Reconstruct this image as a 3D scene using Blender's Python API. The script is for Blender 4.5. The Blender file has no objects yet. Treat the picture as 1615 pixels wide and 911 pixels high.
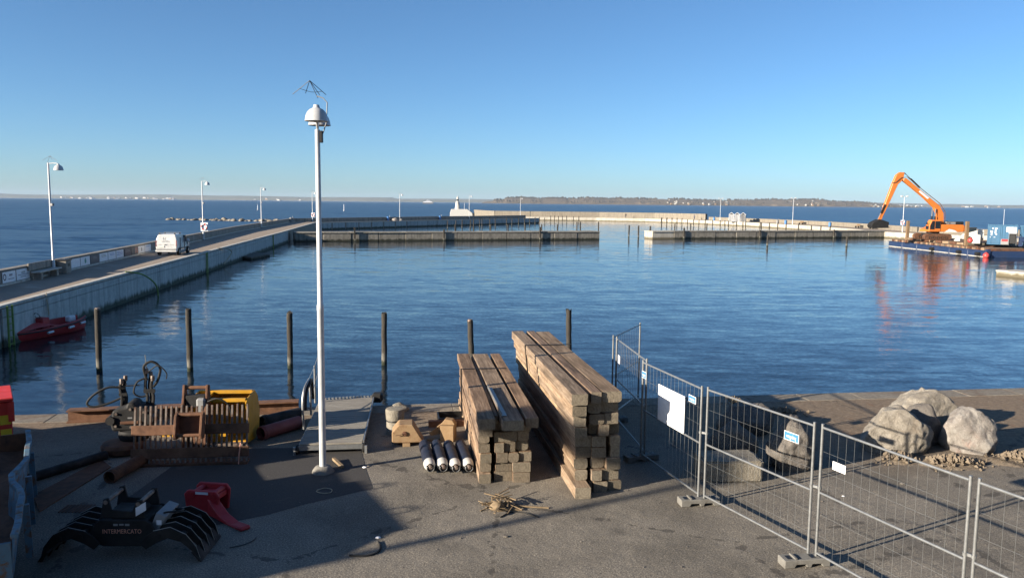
import bpy, bmesh, math, random
from mathutils import Vector, Matrix, noise as mnoise
R = math.radians
rnd = random.Random(7)
scene = bpy.context.scene
COL = scene.collection

# ------------------------------------------------------------------ camera
FPX, CAM_H = 1250.0, 5.3
PITCH = math.atan((455.5 - 319.4) / FPX); ROLL = R(0.575)
cam = bpy.data.cameras.new('camera'); cam_o = bpy.data.objects.new('camera', cam); COL.objects.link(cam_o)
cam.sensor_fit = 'HORIZONTAL'; cam.sensor_width = 36.0; cam.lens = 36.0 * FPX / 1615.0
cam.clip_start = 0.1; cam.clip_end = 40000.0
_f = Vector((0, math.cos(PITCH), -math.sin(PITCH))); _u0 = Vector((1, 0, 0)).cross(_f)
_r = Vector((1, 0, 0)) * math.cos(ROLL) + _u0 * math.sin(ROLL); _u = _r.cross(_f)
cam_o.matrix_world = Matrix(((_r.x, _u.x, -_f.x, 0), (_r.y, _u.y, -_f.y, 0), (_r.z, _u.z, -_f.z, CAM_H), (0, 0, 0, 1)))
scene.camera = cam_o

def at(px, py, z=0.0):
    """survey helper: where a sight line of the 1615x911 photograph meets the level z"""
    d = _f * FPX + _r * (px - 807.5) - _u * (py - 455.5)
    return Vector((0, 0, CAM_H)) + d * ((z - CAM_H) / d.z)
def at_depth(px, py, Y):
    d = _f * FPX + _r * (px - 807.5) - _u * (py - 455.5)
    return Vector((0, 0, CAM_H)) + d * (Y / d.y)

# ------------------------------------------------------------------ sky, sun, exposure
SUN_AZ, SUN_EL = R(29.0), R(15.5)            # shadows run towards +x, 29 degrees off the picture plane
world = bpy.data.worlds.new('World'); scene.world = world; world.use_nodes = True
wn = world.node_tree; bg = wn.nodes['Background']
sky = wn.nodes.new('ShaderNodeTexSky'); sky.sky_type = 'NISHITA'; sky.sun_disc = False
sky.sun_elevation = SUN_EL; sky.sun_rotation = math.atan2(-math.cos(SUN_AZ), -math.sin(SUN_AZ))
sky.altitude = 0; sky.air_density = 0.7; sky.dust_density = 0.5; sky.ozone_density = 6.5
tint = wn.nodes.new('ShaderNodeMixRGB'); tint.blend_type = 'MULTIPLY'; tint.inputs[0].default_value = 1.0; tint.inputs[2].default_value = (1.18, 1.06, .88, 1)
wn.links.new(sky.outputs[0], tint.inputs[1]); wn.links.new(tint.outputs[0], bg.inputs[0]); bg.inputs[1].default_value = 0.074
sun = bpy.data.lights.new('sun', 'SUN'); sun.energy = 5.0; sun.angle = R(0.5); sun.color = (1.0, 0.87, 0.70)
sun_o = bpy.data.objects.new('sun', sun); COL.objects.link(sun_o)
sun_o.rotation_euler = Vector((math.cos(SUN_AZ) * math.cos(SUN_EL), math.sin(SUN_AZ) * math.cos(SUN_EL), -math.sin(SUN_EL))).to_track_quat('-Z', 'Y').to_euler()
sun_o.location = (-30, -20, 30)
vs = scene.view_settings; vs.view_transform = 'Standard'; vs.look = 'None'; vs.gamma = 1.0; vs.use_curve_mapping = False
vs.exposure = 1.4
scene.cycles.use_denoising = True
scene.cycles.max_bounces = 6; scene.cycles.diffuse_bounces = 2; scene.cycles.glossy_bounces = 3
scene.cycles.transmission_bounces = 4; scene.cycles.volume_bounces = 0
scene.cycles.sample_clamp_indirect = 4.0

# ------------------------------------------------------------------ helpers: objects
def tag(o, label=None, cat=None, group=None, kind=None):
    if label: o['label'] = label
    if cat: o['category'] = cat
    if group: o['group'] = group
    if kind: o['kind'] = kind
    return o
def empty(name, loc=(0, 0, 0), rz=0.0, label=None, cat=None, group=None, rx=0.0, ry=0.0):
    o = bpy.data.objects.new(name, None); COL.objects.link(o)
    o.location = loc; o.rotation_euler = (rx, ry, rz); o.empty_display_size = 0.2
    return tag(o, label, cat, group)
def copy_tree(o, parent=None):
    c = o.copy(); COL.objects.link(c); c.parent = parent
    for ch in [k for k in bpy.data.objects if k.parent == o]:
        copy_tree(ch, c)
    return c
class MB:
    def __init__(s): s.v = []; s.f = []
    def add(s, vs_, fs): b = len(s.v); s.v += [tuple(v) for v in vs_]; s.f += [tuple(i + b for i in f) for f in fs]; return s
    def hexa(s, p):   # p: bottom 4 (ccw), top 4
        return s.add(p, [(3, 2, 1, 0), (4, 5, 6, 7), (0, 1, 5, 4), (1, 2, 6, 5), (2, 3, 7, 6), (3, 0, 4, 7)])
    def box(s, x0, x1, y0, y1, z0, z1, m=None):
        p = [(x0, y0, z0), (x1, y0, z0), (x1, y1, z0), (x0, y1, z0), (x0, y0, z1), (x1, y0, z1), (x1, y1, z1), (x0, y1, z1)]
        if m is not None: p = [m @ Vector(q) for q in p]
        return s.hexa(p)
    def cbox(s, c, d, m=None): return s.box(c[0]-d[0]/2, c[0]+d[0]/2, c[1]-d[1]/2, c[1]+d[1]/2, c[2]-d[2]/2, c[2]+d[2]/2, m)
    def prism(s, poly, a, b, axis='y', m=None):
        """extrude a closed 2d outline between a and b along an axis; outline coordinates are the two other axes in order"""
        n = len(poly)
        def P3(p, t): return {'x': (t, p[0], p[1]), 'y': (p[0], t, p[1]), 'z': (p[0], p[1], t)}[axis]
        pts = [P3(p, a) for p in poly] + [P3(p, b) for p in poly]
        if m is not None: pts = [m @ Vector(q) for q in pts]
        return s.add(pts, [tuple(range(n)), tuple(range(2*n-1, n-1, -1))] + [(i, i+n, (i+1) % n + n, (i+1) % n) for i in range(n)])
    def bar(s, a, b, w, h=None, up=(0, 0, 1)):
        a, b = Vector(a), Vector(b); h = h or w; t = (b - a).normalized(); u = Vector(up)
        if abs(t.dot(u)) > .98: u = Vector((0, 1, 0))
        r = t.cross(u).normalized(); u = r.cross(t)
        q = lambda o: [o - r*w/2 - u*h/2, o + r*w/2 - u*h/2, o + r*w/2 + u*h/2, o - r*w/2 + u*h/2]
        return s.add(q(a) + q(b), [(0, 1, 2, 3), (7, 6, 5, 4), (0, 4, 5, 1), (1, 5, 6, 2), (2, 6, 7, 3), (3, 7, 4, 0)])
    def tube(s, pts, r, n=8, caps=True):
        pts = [Vector(p) for p in pts]; rs = r if isinstance(r, (list, tuple)) else [r] * len(pts)
        b = len(s.v); ref = None
        for i, p in enumerate(pts):
            t = (pts[min(i+1, len(pts)-1)] - pts[max(i-1, 0)]).normalized()
            if ref is None:
                ref = Vector((0, 0, 1)) if abs(t.z) < .9 else Vector((1, 0, 0))
            u = t.cross(ref); u = u.normalized() if u.length > 1e-6 else t.orthogonal().normalized(); w = t.cross(u); ref = -w if w.length else ref
            ref = u.cross(t)
            for k in range(n):
                a = 2 * math.pi * k / n; s.v.append(tuple(p + (u * math.cos(a) + w * math.sin(a)) * rs[i]))
        for i in range(len(pts) - 1):
            for k in range(n): s.f.append((b+i*n+k, b+i*n+(k+1) % n, b+(i+1)*n+(k+1) % n, b+(i+1)*n+k))
        if caps: s.f.append(tuple(b+k for k in range(n-1, -1, -1))); s.f.append(tuple(b+(len(pts)-1)*n+k for k in range(n)))
        return s
    def lathe(s, prof, n=20, m=None, a0=0.0, a1=2*math.pi):
        full = abs(a1 - a0 - 2*math.pi) < 1e-6; k = n if full else n + 1; b = len(s.v)
        for (r, z) in prof:
            for i in range(k):
                a = a0 + (a1 - a0) * i / n; p = Vector((r*math.cos(a), r*math.sin(a), z)); s.v.append(tuple(m @ p if m is not None else p))
        for j in range(len(prof)-1):
            for i in range(n if full else n):
                i2 = (i+1) % k
                s.f.append((b+j*k+i, b+j*k+i2, b+(j+1)*k+i2, b+(j+1)*k+i))
        return s
    def build(s, name, mat, parent=None, loc=(0, 0, 0), rz=0.0, smooth=False, bevel=0.0, seg=1, rot=None):
        me = bpy.data.meshes.new(name); me.from_pydata(s.v, [], s.f); me.validate(); me.update()
        bm = bmesh.new(); bm.from_mesh(me); bmesh.ops.recalc_face_normals(bm, faces=bm.faces); bm.to_mesh(me); bm.free()
        o = bpy.data.objects.new(name, me); COL.objects.link(o); o.location = loc
        o.rotation_euler = rot if rot else (0, 0, rz); o.parent = parent
        for mm in (mat if isinstance(mat, (list, tuple)) else [mat]): me.materials.append(mm)
        if smooth:
            for p in me.polygons: p.use_smooth = True
            try: me.set_sharp_from_angle(angle=R(40))
            except Exception: pass
        if bevel:
            b = o.modifiers.new('bevel', 'BEVEL'); b.width = bevel; b.segments = seg; b.limit_method = 'ANGLE'; b.angle_limit = R(40)
        return o
def arc(cx, cy, r, a0, a1, n):
    return [(cx + r*math.cos(R(a0 + (a1-a0)*i/n)), cy + r*math.sin(R(a0 + (a1-a0)*i/n))) for i in range(n+1)]
def spline(pts, n=6):
    """Catmull-Rom through points"""
    P_ = [Vector(p) for p in pts]; out = []
    for i in range(len(P_)-1):
        a, b, c, d = P_[max(i-1, 0)], P_[i], P_[i+1], P_[min(i+2, len(P_)-1)]
        for k in range(n):
            t = k/n; out.append(.5*((2*b)+(c-a)*t+(2*a-5*b+4*c-d)*t*t+(3*b-a-3*c+d)*t**3))
    out.append(P_[-1]); return out
def text_part(name, body, size, mat, parent, loc, rot, align='CENTER', squash=1.0, extrude=.002):
    cu = bpy.data.curves.new(name, 'FONT'); cu.body = body; cu.size = size; cu.extrude = extrude; cu.align_x = align; cu.align_y = 'CENTER'; cu.resolution_u = 2
    t = bpy.data.objects.new(name, cu); COL.objects.link(t)
    dg = bpy.context.evaluated_depsgraph_get(); me = bpy.data.meshes.new_from_object(t.evaluated_get(dg))
    bpy.data.objects.remove(t); bpy.data.curves.remove(cu)
    o = bpy.data.objects.new(name, me); COL.objects.link(o); me.materials.clear(); me.materials.append(mat)
    o.parent = parent; o.location = loc; o.rotation_euler = rot; o.scale = (squash, 1, 1)
    return o

# ------------------------------------------------------------------ helpers: materials
class NT:
    def __init__(s, name):
        s.m = bpy.data.materials.new(name); s.m.use_nodes = True; s.t = s.m.node_tree
        s.b = s.t.nodes['Principled BSDF']; s.tc = s.n('ShaderNodeTexCoord')
    def n(s, typ, **kw):
        x = s.t.nodes.new(typ)
        for k, v in kw.items(): setattr(x, k, v)
        return x
    def l(s, a, b): s.t.links.new(a, b)
    def vec(s, scale=(1, 1, 1), jitter=True):
        mp = s.n('ShaderNodeMapping'); mp.inputs['Scale'].default_value = scale; s.l(s.tc.outputs['Object'], mp.inputs['Vector'])
        if jitter:
            oi = s.n('ShaderNodeObjectInfo'); mu = s.n('ShaderNodeMath', operation='MULTIPLY'); mu.inputs[1].default_value = 37.0
            s.l(oi.outputs['Random'], mu.inputs[0]); s.l(mu.outputs[0], mp.inputs['Location'])
        return mp.outputs[0]
    def noise(s, v, scale, detail=5, rough=.6, dist=0.0):
        x = s.n('ShaderNodeTexNoise'); x.inputs['Scale'].default_value = scale; x.inputs['Detail'].default_value = detail
        x.inputs['Roughness'].default_value = rough; x.inputs['Distortion'].default_value = dist; s.l(v, x.inputs['Vector']); return x.outputs['Fac']
    def ramp(s, f, stops):
        x = s.n('ShaderNodeValToRGB'); e = x.color_ramp.elements
        while len(e) < len(stops): e.new(.5)
        for i, (p, c) in enumerate(stops):
            e[i].position = p; e[i].color = (c, c, c, 1) if isinstance(c, (int, float)) else (*c, 1)
        s.l(f, x.inputs[0]); return x.outputs[0]
    def mix(s, f, a, b, mode='MIX'):
        x = s.n('ShaderNodeMixRGB', blend_type=mode)
        for i, q in enumerate((f, a, b)):
            if hasattr(q, 'is_output'): s.l(q, x.inputs[i])
            else: x.inputs[i].default_value = q if i == 0 else (*q, 1) if not isinstance(q, (int, float)) else (q, q, q, 1)
        return x.outputs[0]
    def math(s, op, a, b=None, clamp=False):
        x = s.n('ShaderNodeMath', operation=op); x.use_clamp = clamp
        for i, q in enumerate((a, b)):
            if q is None: continue
            if hasattr(q, 'is_output'): s.l(q, x.inputs[i])
            else: x.inputs[i].default_value = q
        return x.outputs[0]
    def xyz(s, out='Object'):
        x = s.n('ShaderNodeSeparateXYZ'); s.l(s.tc.outputs[out], x.inputs[0]); return x.outputs
    def bump(s, h, strength=.3, dist=.02, prev=None):
        x = s.n('ShaderNodeBump'); x.inputs['Strength'].default_value = strength; x.inputs['Distance'].default_value = dist
        s.l(h, x.inputs['Height'])
        if prev is not None: s.l(prev, x.inputs['Normal'])
        s.l(x.outputs[0], s.b.inputs['Normal']); return x.outputs[0]
    def fin(s, col=None, rough=None, metal=None, spec=None):
        for key, q in (('Base Color', col), ('Roughness', rough), ('Metallic', metal), ('Specular IOR Level', spec)):
            if q is None: continue
            if hasattr(q, 'is_output'): s.l(q, s.b.inputs[key])
            else: s.b.inputs[key].default_value = (*q, 1) if isinstance(q, tuple) else q
        return s.m
def rough_mat(name, c1, c2, scale=6, rough=.8, bump=.25, bscale=30, bdist=.01, c3=None, s3=1.5, t3=(.55, .7), stretch=(1, 1, 1), metal=0.0, spec=.4):
    t = NT(name); v = t.vec(stretch); k = ALB.get(name, 1.0); c1, c2, c3 = [q and tuple(x*k for x in q) for q in (c1, c2, c3)]
    c = t.ramp(t.noise(v, scale, 6, .65), [(.3, c1), (.7, c2)])
    if c3: c = t.mix(t.ramp(t.noise(v, s3, 5, .7, .3), [(t3[0], 0.0), (t3[1], 1.0)]), c, c3)
    if bump: t.bump(t.noise(v, bscale, 6, .7), bump, bdist)
    return t.fin(c, rough, metal, spec)
def paint_mat(name, c, wear=None, rough=.45, amount=(.62, .72), s=4, bump=.05, metal=0.0):
    t = NT(name); v = t.vec()
    dirt = tuple(x*.62+.01 for x in c)
    col = t.mix(t.ramp(t.noise(v, s*.6, 6, .7), [(.42, 0.0), (.75, .8)]), c, dirt)
    if wear: col = t.mix(t.ramp(t.noise(v, s*2, 8, .75, .4), [(amount[0], 0.0), (amount[1], 1.0)]), col, wear)
    if bump: t.bump(t.noise(v, 40, 4), bump, .005)
    return t.fin(col, t.ramp(t.noise(v, s, 4), [(.3, rough*.8), (.7, min(1, rough*1.4))]), metal)
def plain(name, c, rough=.6, metal=0.0): 
    t = NT(name); v = t.vec()
    return t.fin(t.mix(t.ramp(t.noise(v, 9, 5), [(.35, 0.0), (.8, .7)]), c, tuple(x*.72 for x in c)), rough, metal)

MT = {}
ALB = {'boulder': .66, 'boulder_pink': .64, 'boulder_dark': .55, 'concrete': .55, 'concrete_foot': .42, 'old_concrete': .58, 'galvanised': .50, 'stick_wood': .62, 'buff_board': .55,
       'deck_wood': .62, 'sea_rock': .6, 'earth': .75, 'quay_coping': .68, 'rust_light': .62, 'rust': .75, 'render_wall': .8, 'pier_deck': 1.15, 'worn_steel': .7, 'pile_timber': .7}
def build_materials():
    m = MT
    # asphalt of the quay: speckled aggregate, dusty patches, brown soil towards the water's edge
    t = NT('asphalt'); v = t.vec(jitter=False)
    fine = t.ramp(t.noise(v, 38, 3, .85), [(.28, (.055, .051, .047)), (.47, (.17, .153, .128)), (.60, (.27, .242, .20)), (.74, (.66, .60, .50))])
    big = t.ramp(t.noise(v, .55, 6, .6, .4), [(.35, .68), (.65, 1.08)])
    c = t.mix(1.0, fine, big, 'MULTIPLY')
    c = t.mix(t.ramp(t.noise(v, 1.7, 6, .7, .6), [(.58, 0.0), (.74, .55)]), c, (.30, .265, .215))
    c = t.mix(t.ramp(t.noise(v, 2.3, 5, .7, .2), [(.66, 0.0), (.76, .55)]), c, (.055, .05, .045))
    wv = t.n('ShaderNodeTexWave'); wv.inputs['Scale'].default_value = .35; wv.inputs['Distortion'].default_value = 5.0; wv.inputs['Detail'].default_value = 3; wv.inputs['Detail Scale'].default_value = .5
    t.l(t.vec((.35, 1, 1), False), wv.inputs['Vector']); tyre = t.math('MULTIPLY', t.ramp(wv.outputs['Fac'], [(.80, 0.0), (.95, 1.0)]), t.ramp(t.noise(v, .4, 4), [(.45, 0.0), (.65, .45)]))
    c = t.mix(tyre, c, (.075, .07, .064))
    vs_ = t.n('ShaderNodeTexVoronoi'); vs_.inputs['Scale'].default_value = .75; t.l(v, vs_.inputs['Vector']); spot = t.math('ADD', vs_.outputs['Distance'], t.math('MULTIPLY', t.noise(v, 6, 5), .25))
    c = t.mix(t.ramp(spot, [(.17, .45), (.27, 0.0)]), c, (.06, .055, .05))
    X, Y, Z = t.xyz()
    edge = t.math('SUBTRACT', Y, t.math('MULTIPLY', X, .148))
    wob = t.math('ADD', edge, t.math('MULTIPLY', t.noise(v, .8, 5), 1.6))
    rightish = t.math('MULTIPLY', t.ramp(t.math('MULTIPLY', t.math('ADD', X, -3.0), .12), [(0.0, 0.0), (.5, 1.0)]), 3.2)
    soil = t.ramp(t.math('MULTIPLY', t.math('SUBTRACT', t.math('ADD', wob, rightish), 16.6), .12), [(.16, 0.0), (.45, .92)])
    sc = t.ramp(t.noise(v, 9, 7, .75), [(.3, (.115, .083, .056)), (.55, (.205, .155, .108)), (.75, (.33, .265, .195))])
    c = t.mix(soil, c, sc)
    rust = t.ramp(t.noise(v, .9, 6, .7, .5), [(.6, 0.0), (.72, .6)])
    c = t.mix(t.math('MULTIPLY', rust, soil), c, (.17, .075, .035))
    vo = t.n('ShaderNodeTexVoronoi', feature='DISTANCE_TO_EDGE'); vo.inputs['Scale'].default_value = .22; t.l(t.vec((1, 1, 1), False), vo.inputs['Vector'])
    crk = t.math('ADD', vo.outputs['Distance'], t.math('MULTIPLY', t.math('SUBTRACT', t.noise(v, 3.5, 5), .5), .12))
    c = t.mix(t.ramp(crk, [(.0, .65), (.0030, .0)]), c, (.05, .045, .04))
    n1 = t.bump(t.noise(v, 70, 2, .8), .55, .012); t.bump(t.noise(v, 3, 6, .7), .5, .05, n1)
    m['asphalt'] = t.fin(c, .92, 0.0, .25)
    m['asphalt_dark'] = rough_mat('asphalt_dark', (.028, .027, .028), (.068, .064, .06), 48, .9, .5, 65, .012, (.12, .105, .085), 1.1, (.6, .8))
    # water
    def water(name, base, layers, rough, ripple=None):
        """layers: (x stretch, scale, slope); slopes come straight from noise so they hold at any distance"""
        t = NT(name); acc = None
        for (sx, scale, k) in layers:
            x = t.n('ShaderNodeTexNoise'); x.inputs['Scale'].default_value = scale; x.inputs['Detail'].default_value = 3; x.inputs['Distortion'].default_value = .3
            t.l(t.vec((sx, 1, 1), False), x.inputs['Vector'])
            a = t.n('ShaderNodeVectorMath', operation='SUBTRACT'); t.l(x.outputs['Color'], a.inputs[0]); a.inputs[1].default_value = (.5, .5, .5)
            b = t.n('ShaderNodeVectorMath', operation='MULTIPLY'); t.l(a.outputs[0], b.inputs[0]); b.inputs[1].default_value = (k*.6, k, 0)
            if acc is None: acc = b
            else:
                d = t.n('ShaderNodeVectorMath', operation='ADD'); t.l(acc.outputs[0], d.inputs[0]); t.l(b.outputs[0], d.inputs[1]); acc = d
        gust = t.ramp(t.noise(t.vec((.35, 1, 1), False), .045, 4, .55, .8), [(.36, .55), (.5, 1.0), (.66, 1.45)])   # calm streaks and gusts
        gm = t.n('ShaderNodeVectorMath', operation='MULTIPLY'); t.l(acc.outputs[0], gm.inputs[0]); t.l(gust, gm.inputs[1]); acc = gm
        d = t.n('ShaderNodeVectorMath', operation='ADD'); t.l(acc.outputs[0], d.inputs[0]); d.inputs[1].default_value = (0, 0, 1)
        nn = t.n('ShaderNodeVectorMath', operation='NORMALIZE'); t.l(d.outputs[0], nn.inputs[0])
        t.l(nn.outputs[0], t.b.inputs['Normal'])
        t.b.inputs['IOR'].default_value = 1.333
        c = t.ramp(t.noise(t.vec((.4, 1, 1), False), .05, 4), [(.35, base), (.7, tuple(q*1.25 for q in base))])
        return t.fin(c, rough, 0.0, .5 if ripple is None else ripple)
    m['harbour'] = water('harbour_water', (.006, .013, .021), [(.2, .28, .035), (.25, .85, .095), (.4, 2.3, .115), (.7, 7.0, .095)], .10)
    m['sea'] = water('sea_water', (.006, .026, .066), [(.3, .05, .25), (.4, .22, .5), (.5, .8, .5)], .30, .32)
    # concrete
    def conc(name, c1, c2, streak, algae=None, lo=-1.2, hi=-.7):
        t = NT(name); v = t.vec(jitter=True)
        c = t.ramp(t.noise(v, 2.2, 7, .7), [(.3, c1), (.7, c2)])
        c = t.mix(t.ramp(t.noise(t.vec((2.6, 2.6, .14)), 1.0, 6, .7), [(.46, 0.0), (.7, .75)]), c, streak)
        c = t.mix(t.ramp(t.noise(v, 30, 4, .8), [(.62, 0.0), (.8, .5)]), c, tuple(q*.5 for q in c1))
        if algae:
            gp = t.n('ShaderNodeNewGeometry'); sp = t.n('ShaderNodeSeparateXYZ'); t.l(gp.outputs['Position'], sp.inputs[0])
            zz = t.math('ADD', sp.outputs[2], t.math('MULTIPLY', t.math('SUBTRACT', t.noise(t.vec((2, 2, .5)), 1.3, 6, .7), .5), .9))
            k = t.math('DIVIDE', t.math('SUBTRACT', hi, zz), hi - lo, True)
            c = t.mix(t.ramp(k, [(.05, 0.0), (.6, .93)]), c, algae)
        t.bump(t.noise(v, 16, 7, .75), .35, .02)
        return t.fin(c, .88, 0.0, .3)
    m['pier_wall'] = conc('pier_wall', (.36, .37, .36), (.54, .54, .51), (.18, .18, .165), (.03, .042, .024))
    m['pier_deck'] = rough_mat('pier_deck', (.19, .15, .115), (.29, .235, .18), 14, .92, .4, 60, .01, (.37, .33, .27), .6, (.55, .75))
    m['coping'] = conc('coping', (.40, .385, .35), (.58, .56, .50), (.26, .22, .17))
    m['quay_coping'] = rough_mat('quay_coping', (.20, .17, .13), (.36, .325, .27), 9, .92, .6, 40, .02, (.16, .085, .045), 1.2, (.52, .7))
    m['parapet'] = conc('parapet', (.19, .175, .15), (.32, .29, .25), (.10, .09, .08))
    m['old_pier'] = conc('old_pier', (.17, .158, .132), (.30, .278, .235), (.095, .086, .07), (.016, .019, .010), -1.2, -.75)
    m['white_conc'] = conc('white_conc', (.34, .32, .275), (.46, .44, .39), (.25, .22, .17), (.10, .085, .05), -1.2, -.75)
    m['wall_conc'] = conc('wall_conc', (.165, .148, .12), (.25, .225, .185), (.115, .10, .08))
    m['concrete'] = rough_mat('concrete', (.27, .255, .225), (.45, .43, .385), 7, .9, .5, 45, .015, (.17, .155, .13), 2, (.5, .72))
    m['conc_foot'] = rough_mat('concrete_foot', (.30, .29, .265), (.44, .43, .40), 9, .9, .4, 60, .008, (.22, .20, .17), 3, (.52, .7))
    m['old_conc'] = rough_mat('old_concrete', (.28, .25, .20), (.47, .43, .355), 8, .92, .9, 26, .03, (.62, .60, .55), 3.3, (.62, .74))
    # wood
    def timber(name, c1, c2, c3, endc):
        t = NT(name); oi = t.n('ShaderNodeObjectInfo')
        v = t.vec((.5, 7, 7)); g = t.noise(v, 2.4, 8, .7, .25)
        c = t.ramp(g, [(.28, c1), (.5, c2), (.74, c3)])
        c = t.mix(t.ramp(t.noise(t.vec((.35, 1.3, 1.3)), 1.6, 6, .7, .5), [(.5, 0.0), (.72, .8)]), c, tuple(q*.45 for q in c1))
        c = t.mix(t.ramp(t.noise(t.vec((3, 3, 3)), 1.6, 3), [(.73, 0.0), (.77, .9)]), c, (.02, .015, .012))
        val = t.ramp(oi.outputs['Random'], [(0.0, (.62, .60, .58)), (.3, (1.15, 1.08, 1.0)), (.6, (.80, .80, .82)), (1.0, (1.3, 1.22, 1.10))]); c = t.mix(1.0, c, val, 'MULTIPLY')
        sx, sy, sz = t.xyz('Object'); nx = t.xyz('Normal')[0]
        ofs = t.math('MULTIPLY', t.math('SUBTRACT', oi.outputs['Random'], .5), .26); ring = t.math('SQRT', t.math('ADD', t.math('POWER', t.math('ADD', sy, ofs), 2.0), t.math('POWER', t.math('SUBTRACT', sz, t.math('MULTIPLY', ofs, .7)), 2.0)))
        rg = t.math('SINE', t.math('ADD', t.math('MULTIPLY', ring, 130.0), t.math('MULTIPLY', t.noise(t.vec((0, 12, 12)), 1.2, 4), 9.0)))
        ec = t.mix(t.math('MULTIPLY', t.math('ADD', rg, 1.0), .13), tuple(q*1.2 for q in endc), tuple(q*.4 for q in endc)); ec = t.mix(1.0, ec, t.ramp(oi.outputs['Random'], [(0.0, 1.25), (.35, .6), (.7, 1.1), (1.0, .75)]), 'MULTIPLY')
        ec = t.mix(t.ramp(t.noise(t.vec((1, 9, 9)), 1.5, 6, .7), [(.45, 0.0), (.75, .8)]), ec, tuple(q*.4 for q in endc))
        f = t.math('GREATER_THAN', t.math('ABSOLUTE', nx), .75)
        c = t.mix(f, c, ec)
        t.bump(t.noise(t.vec((.5, 9, 9)), 4, 8, .75), .8, .02)
        return t.fin(c, .88, 0.0, .25)
    m['timber'] = timber('weathered_timber', (.108, .078, .054), (.265, .196, .136), (.45, .36, .265), (.20, .172, .13))
    m['timber_red'] = timber('brown_timber', (.085, .058, .041), (.21, .146, .102), (.385, .295, .215), (.18, .15, .112))
    m['deck_wood'] = rough_mat('deck_wood', (.30, .275, .235), (.46, .43, .37), 3, .85, .5, 12, .01, (.20, .18, .15), 1.2, (.5, .75), (.4, 8, 4))
    t = NT('pile_timber'); v = t.vec((6, 6, .5)); c = t.ramp(t.noise(v, 3, 6, .65), [(.3, (.017, .016, .014)), (.7, (.06, .053, .044))])
    c = t.mix(t.ramp(t.noise(v, 1.4, 5, .7, .3), [(.6, 0.0), (.74, 1.0)]), c, (.115, .105, .09))
    gp_ = t.n('ShaderNodeNewGeometry'); sp_ = t.n('ShaderNodeSeparateXYZ'); t.l(gp_.outputs['Position'], sp_.inputs[0])
    hz0 = t.math('ADD', t.math('ADD', sp_.outputs[2], 1.2), t.math('MULTIPLY', t.math('SUBTRACT', t.noise(t.vec((5, 5, 3)), 2.0, 5, .7), .5), .5))
    c = t.mix(t.ramp(hz0, [(.32, .85), (.55, 0.0)]), c, (.15, .145, .125)); c = t.mix(t.ramp(hz0, [(.12, .95), (.22, 0.0)]), c, (.012, .018, .008))
    t.bump(t.noise(v, 10, 6, .7), .6, .02); m['pile'] = t.fin(c, .85, 0.0, .3)
    m['spud'] = rough_mat('spud_timber', (.12, .075, .04), (.20, .135, .078), 3, .85, .4, 10, .02, None, 1, (.5, .7), (6, 6, .4))
    m['stick'] = rough_mat('stick_wood', (.20, .14, .08), (.44, .33, .205), 8, .85, .3, 30, .01)
    # metal and paint
    m['galv'] = rough_mat('galvanised', (.40, .42, .43), (.58, .60, .61), 14, .42, .1, 60, .003, (.30, .31, .32), 5, (.55, .75), metal=.55)
    m['wire'] = plain('fence_wire', (.16, .17, .175), .5, .3)
    m['white_pole'] = paint_mat('white_pole', (.50, .52, .54), (.45, .42, .36), .35, (.70, .78))
    m['lamp_white'] = paint_mat('lamp_white', (.46, .47, .48), None, .3)
    m['van_white'] = paint_mat('van_white', (.62, .62, .60), None, .28, bump=0)
    m['white'] = paint_mat('white_paint', (.45, .45, .43), (.4, .37, .32), .5, (.68, .8))
    m['sheet_white'] = plain('white_sheet', (.82, .82, .83), .45)
    m['rust'] = rough_mat('rust', (.10, .045, .025), (.21, .10, .055), 6, .85, .45, 40, .008, (.055, .032, .024), 2.5, (.5, .7))
    m['rust_light'] = rough_mat('rust_light', (.17, .078, .04), (.30, .155, .09), 7, .85, .4, 40, .008, (.10, .05, .03), 2.5, (.5, .7))
    m['rust_worn'] = rough_mat('worn_steel', (.16, .11, .085), (.36, .31, .27), 7, .55, .3, 50, .005, (.13, .06, .035), 3, (.5, .68), metal=.35)
    m['black_steel'] = paint_mat('black_steel', (.0045, .0045, .005), (.012, .0105, .009), .7, (.6, .75))
    m['tine_edge'] = plain('worn_edge', (.42, .40, .36), .45, .6)
    m['yellow'] = paint_mat('yellow_paint', (.48, .25, .010), (.16, .085, .03), .5, (.6, .72))
    m['red'] = paint_mat('red_paint', (.40, .016, .024), (.13, .022, .022), .5, (.66, .78))
    m['red_bin'] = paint_mat('red_bin', (.62, .03, .02), (.3, .03, .02), .5, (.66, .8))
    m['maroon'] = paint_mat('maroon_pipe', (.20, .05, .045), (.11, .05, .04), .6)
    m['blue_skip'] = paint_mat('blue_skip', (.075, .15, .21), (.13, .07, .035), .6, (.5, .6), 3)
    m['blue_cont'] = paint_mat('blue_container', (.025, .105, .20), (.09, .10, .12), .5, (.66, .8))
    m['blue_hull'] = paint_mat('blue_hull', (.012, .030, .085), (.16, .12, .09), .5, (.64, .74), 1)
    m['orange'] = paint_mat('orange_paint', (.60, .175, .028), None, .4)
    m['boat_red'] = paint_mat('boat_red', (.42, .03, .035), (.2, .03, .03), .45, (.62, .75))
    m['boat_red_deck'] = paint_mat('boat_deck_red', (.52, .055, .055), None, .55)
    m['cyl_blue'] = paint_mat('cylinder_blue', (.0035, .008, .024), (.03, .03, .034), .62, (.66, .75), 5)
    m['cyl_white'] = paint_mat('cylinder_white', (.46, .46, .44), (.4, .37, .33), .45, (.68, .78))
    m['rubber'] = plain('rubber', (.006, .006, .0065), .75)
    m['glass'] = plain('dark_glass', (.015, .022, .028), .08)
    m['black'] = plain('black_plastic', (.006, .006, .0065), .5)
    m['grey'] = plain('grey_plastic', (.22, .225, .23), .6)
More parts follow.
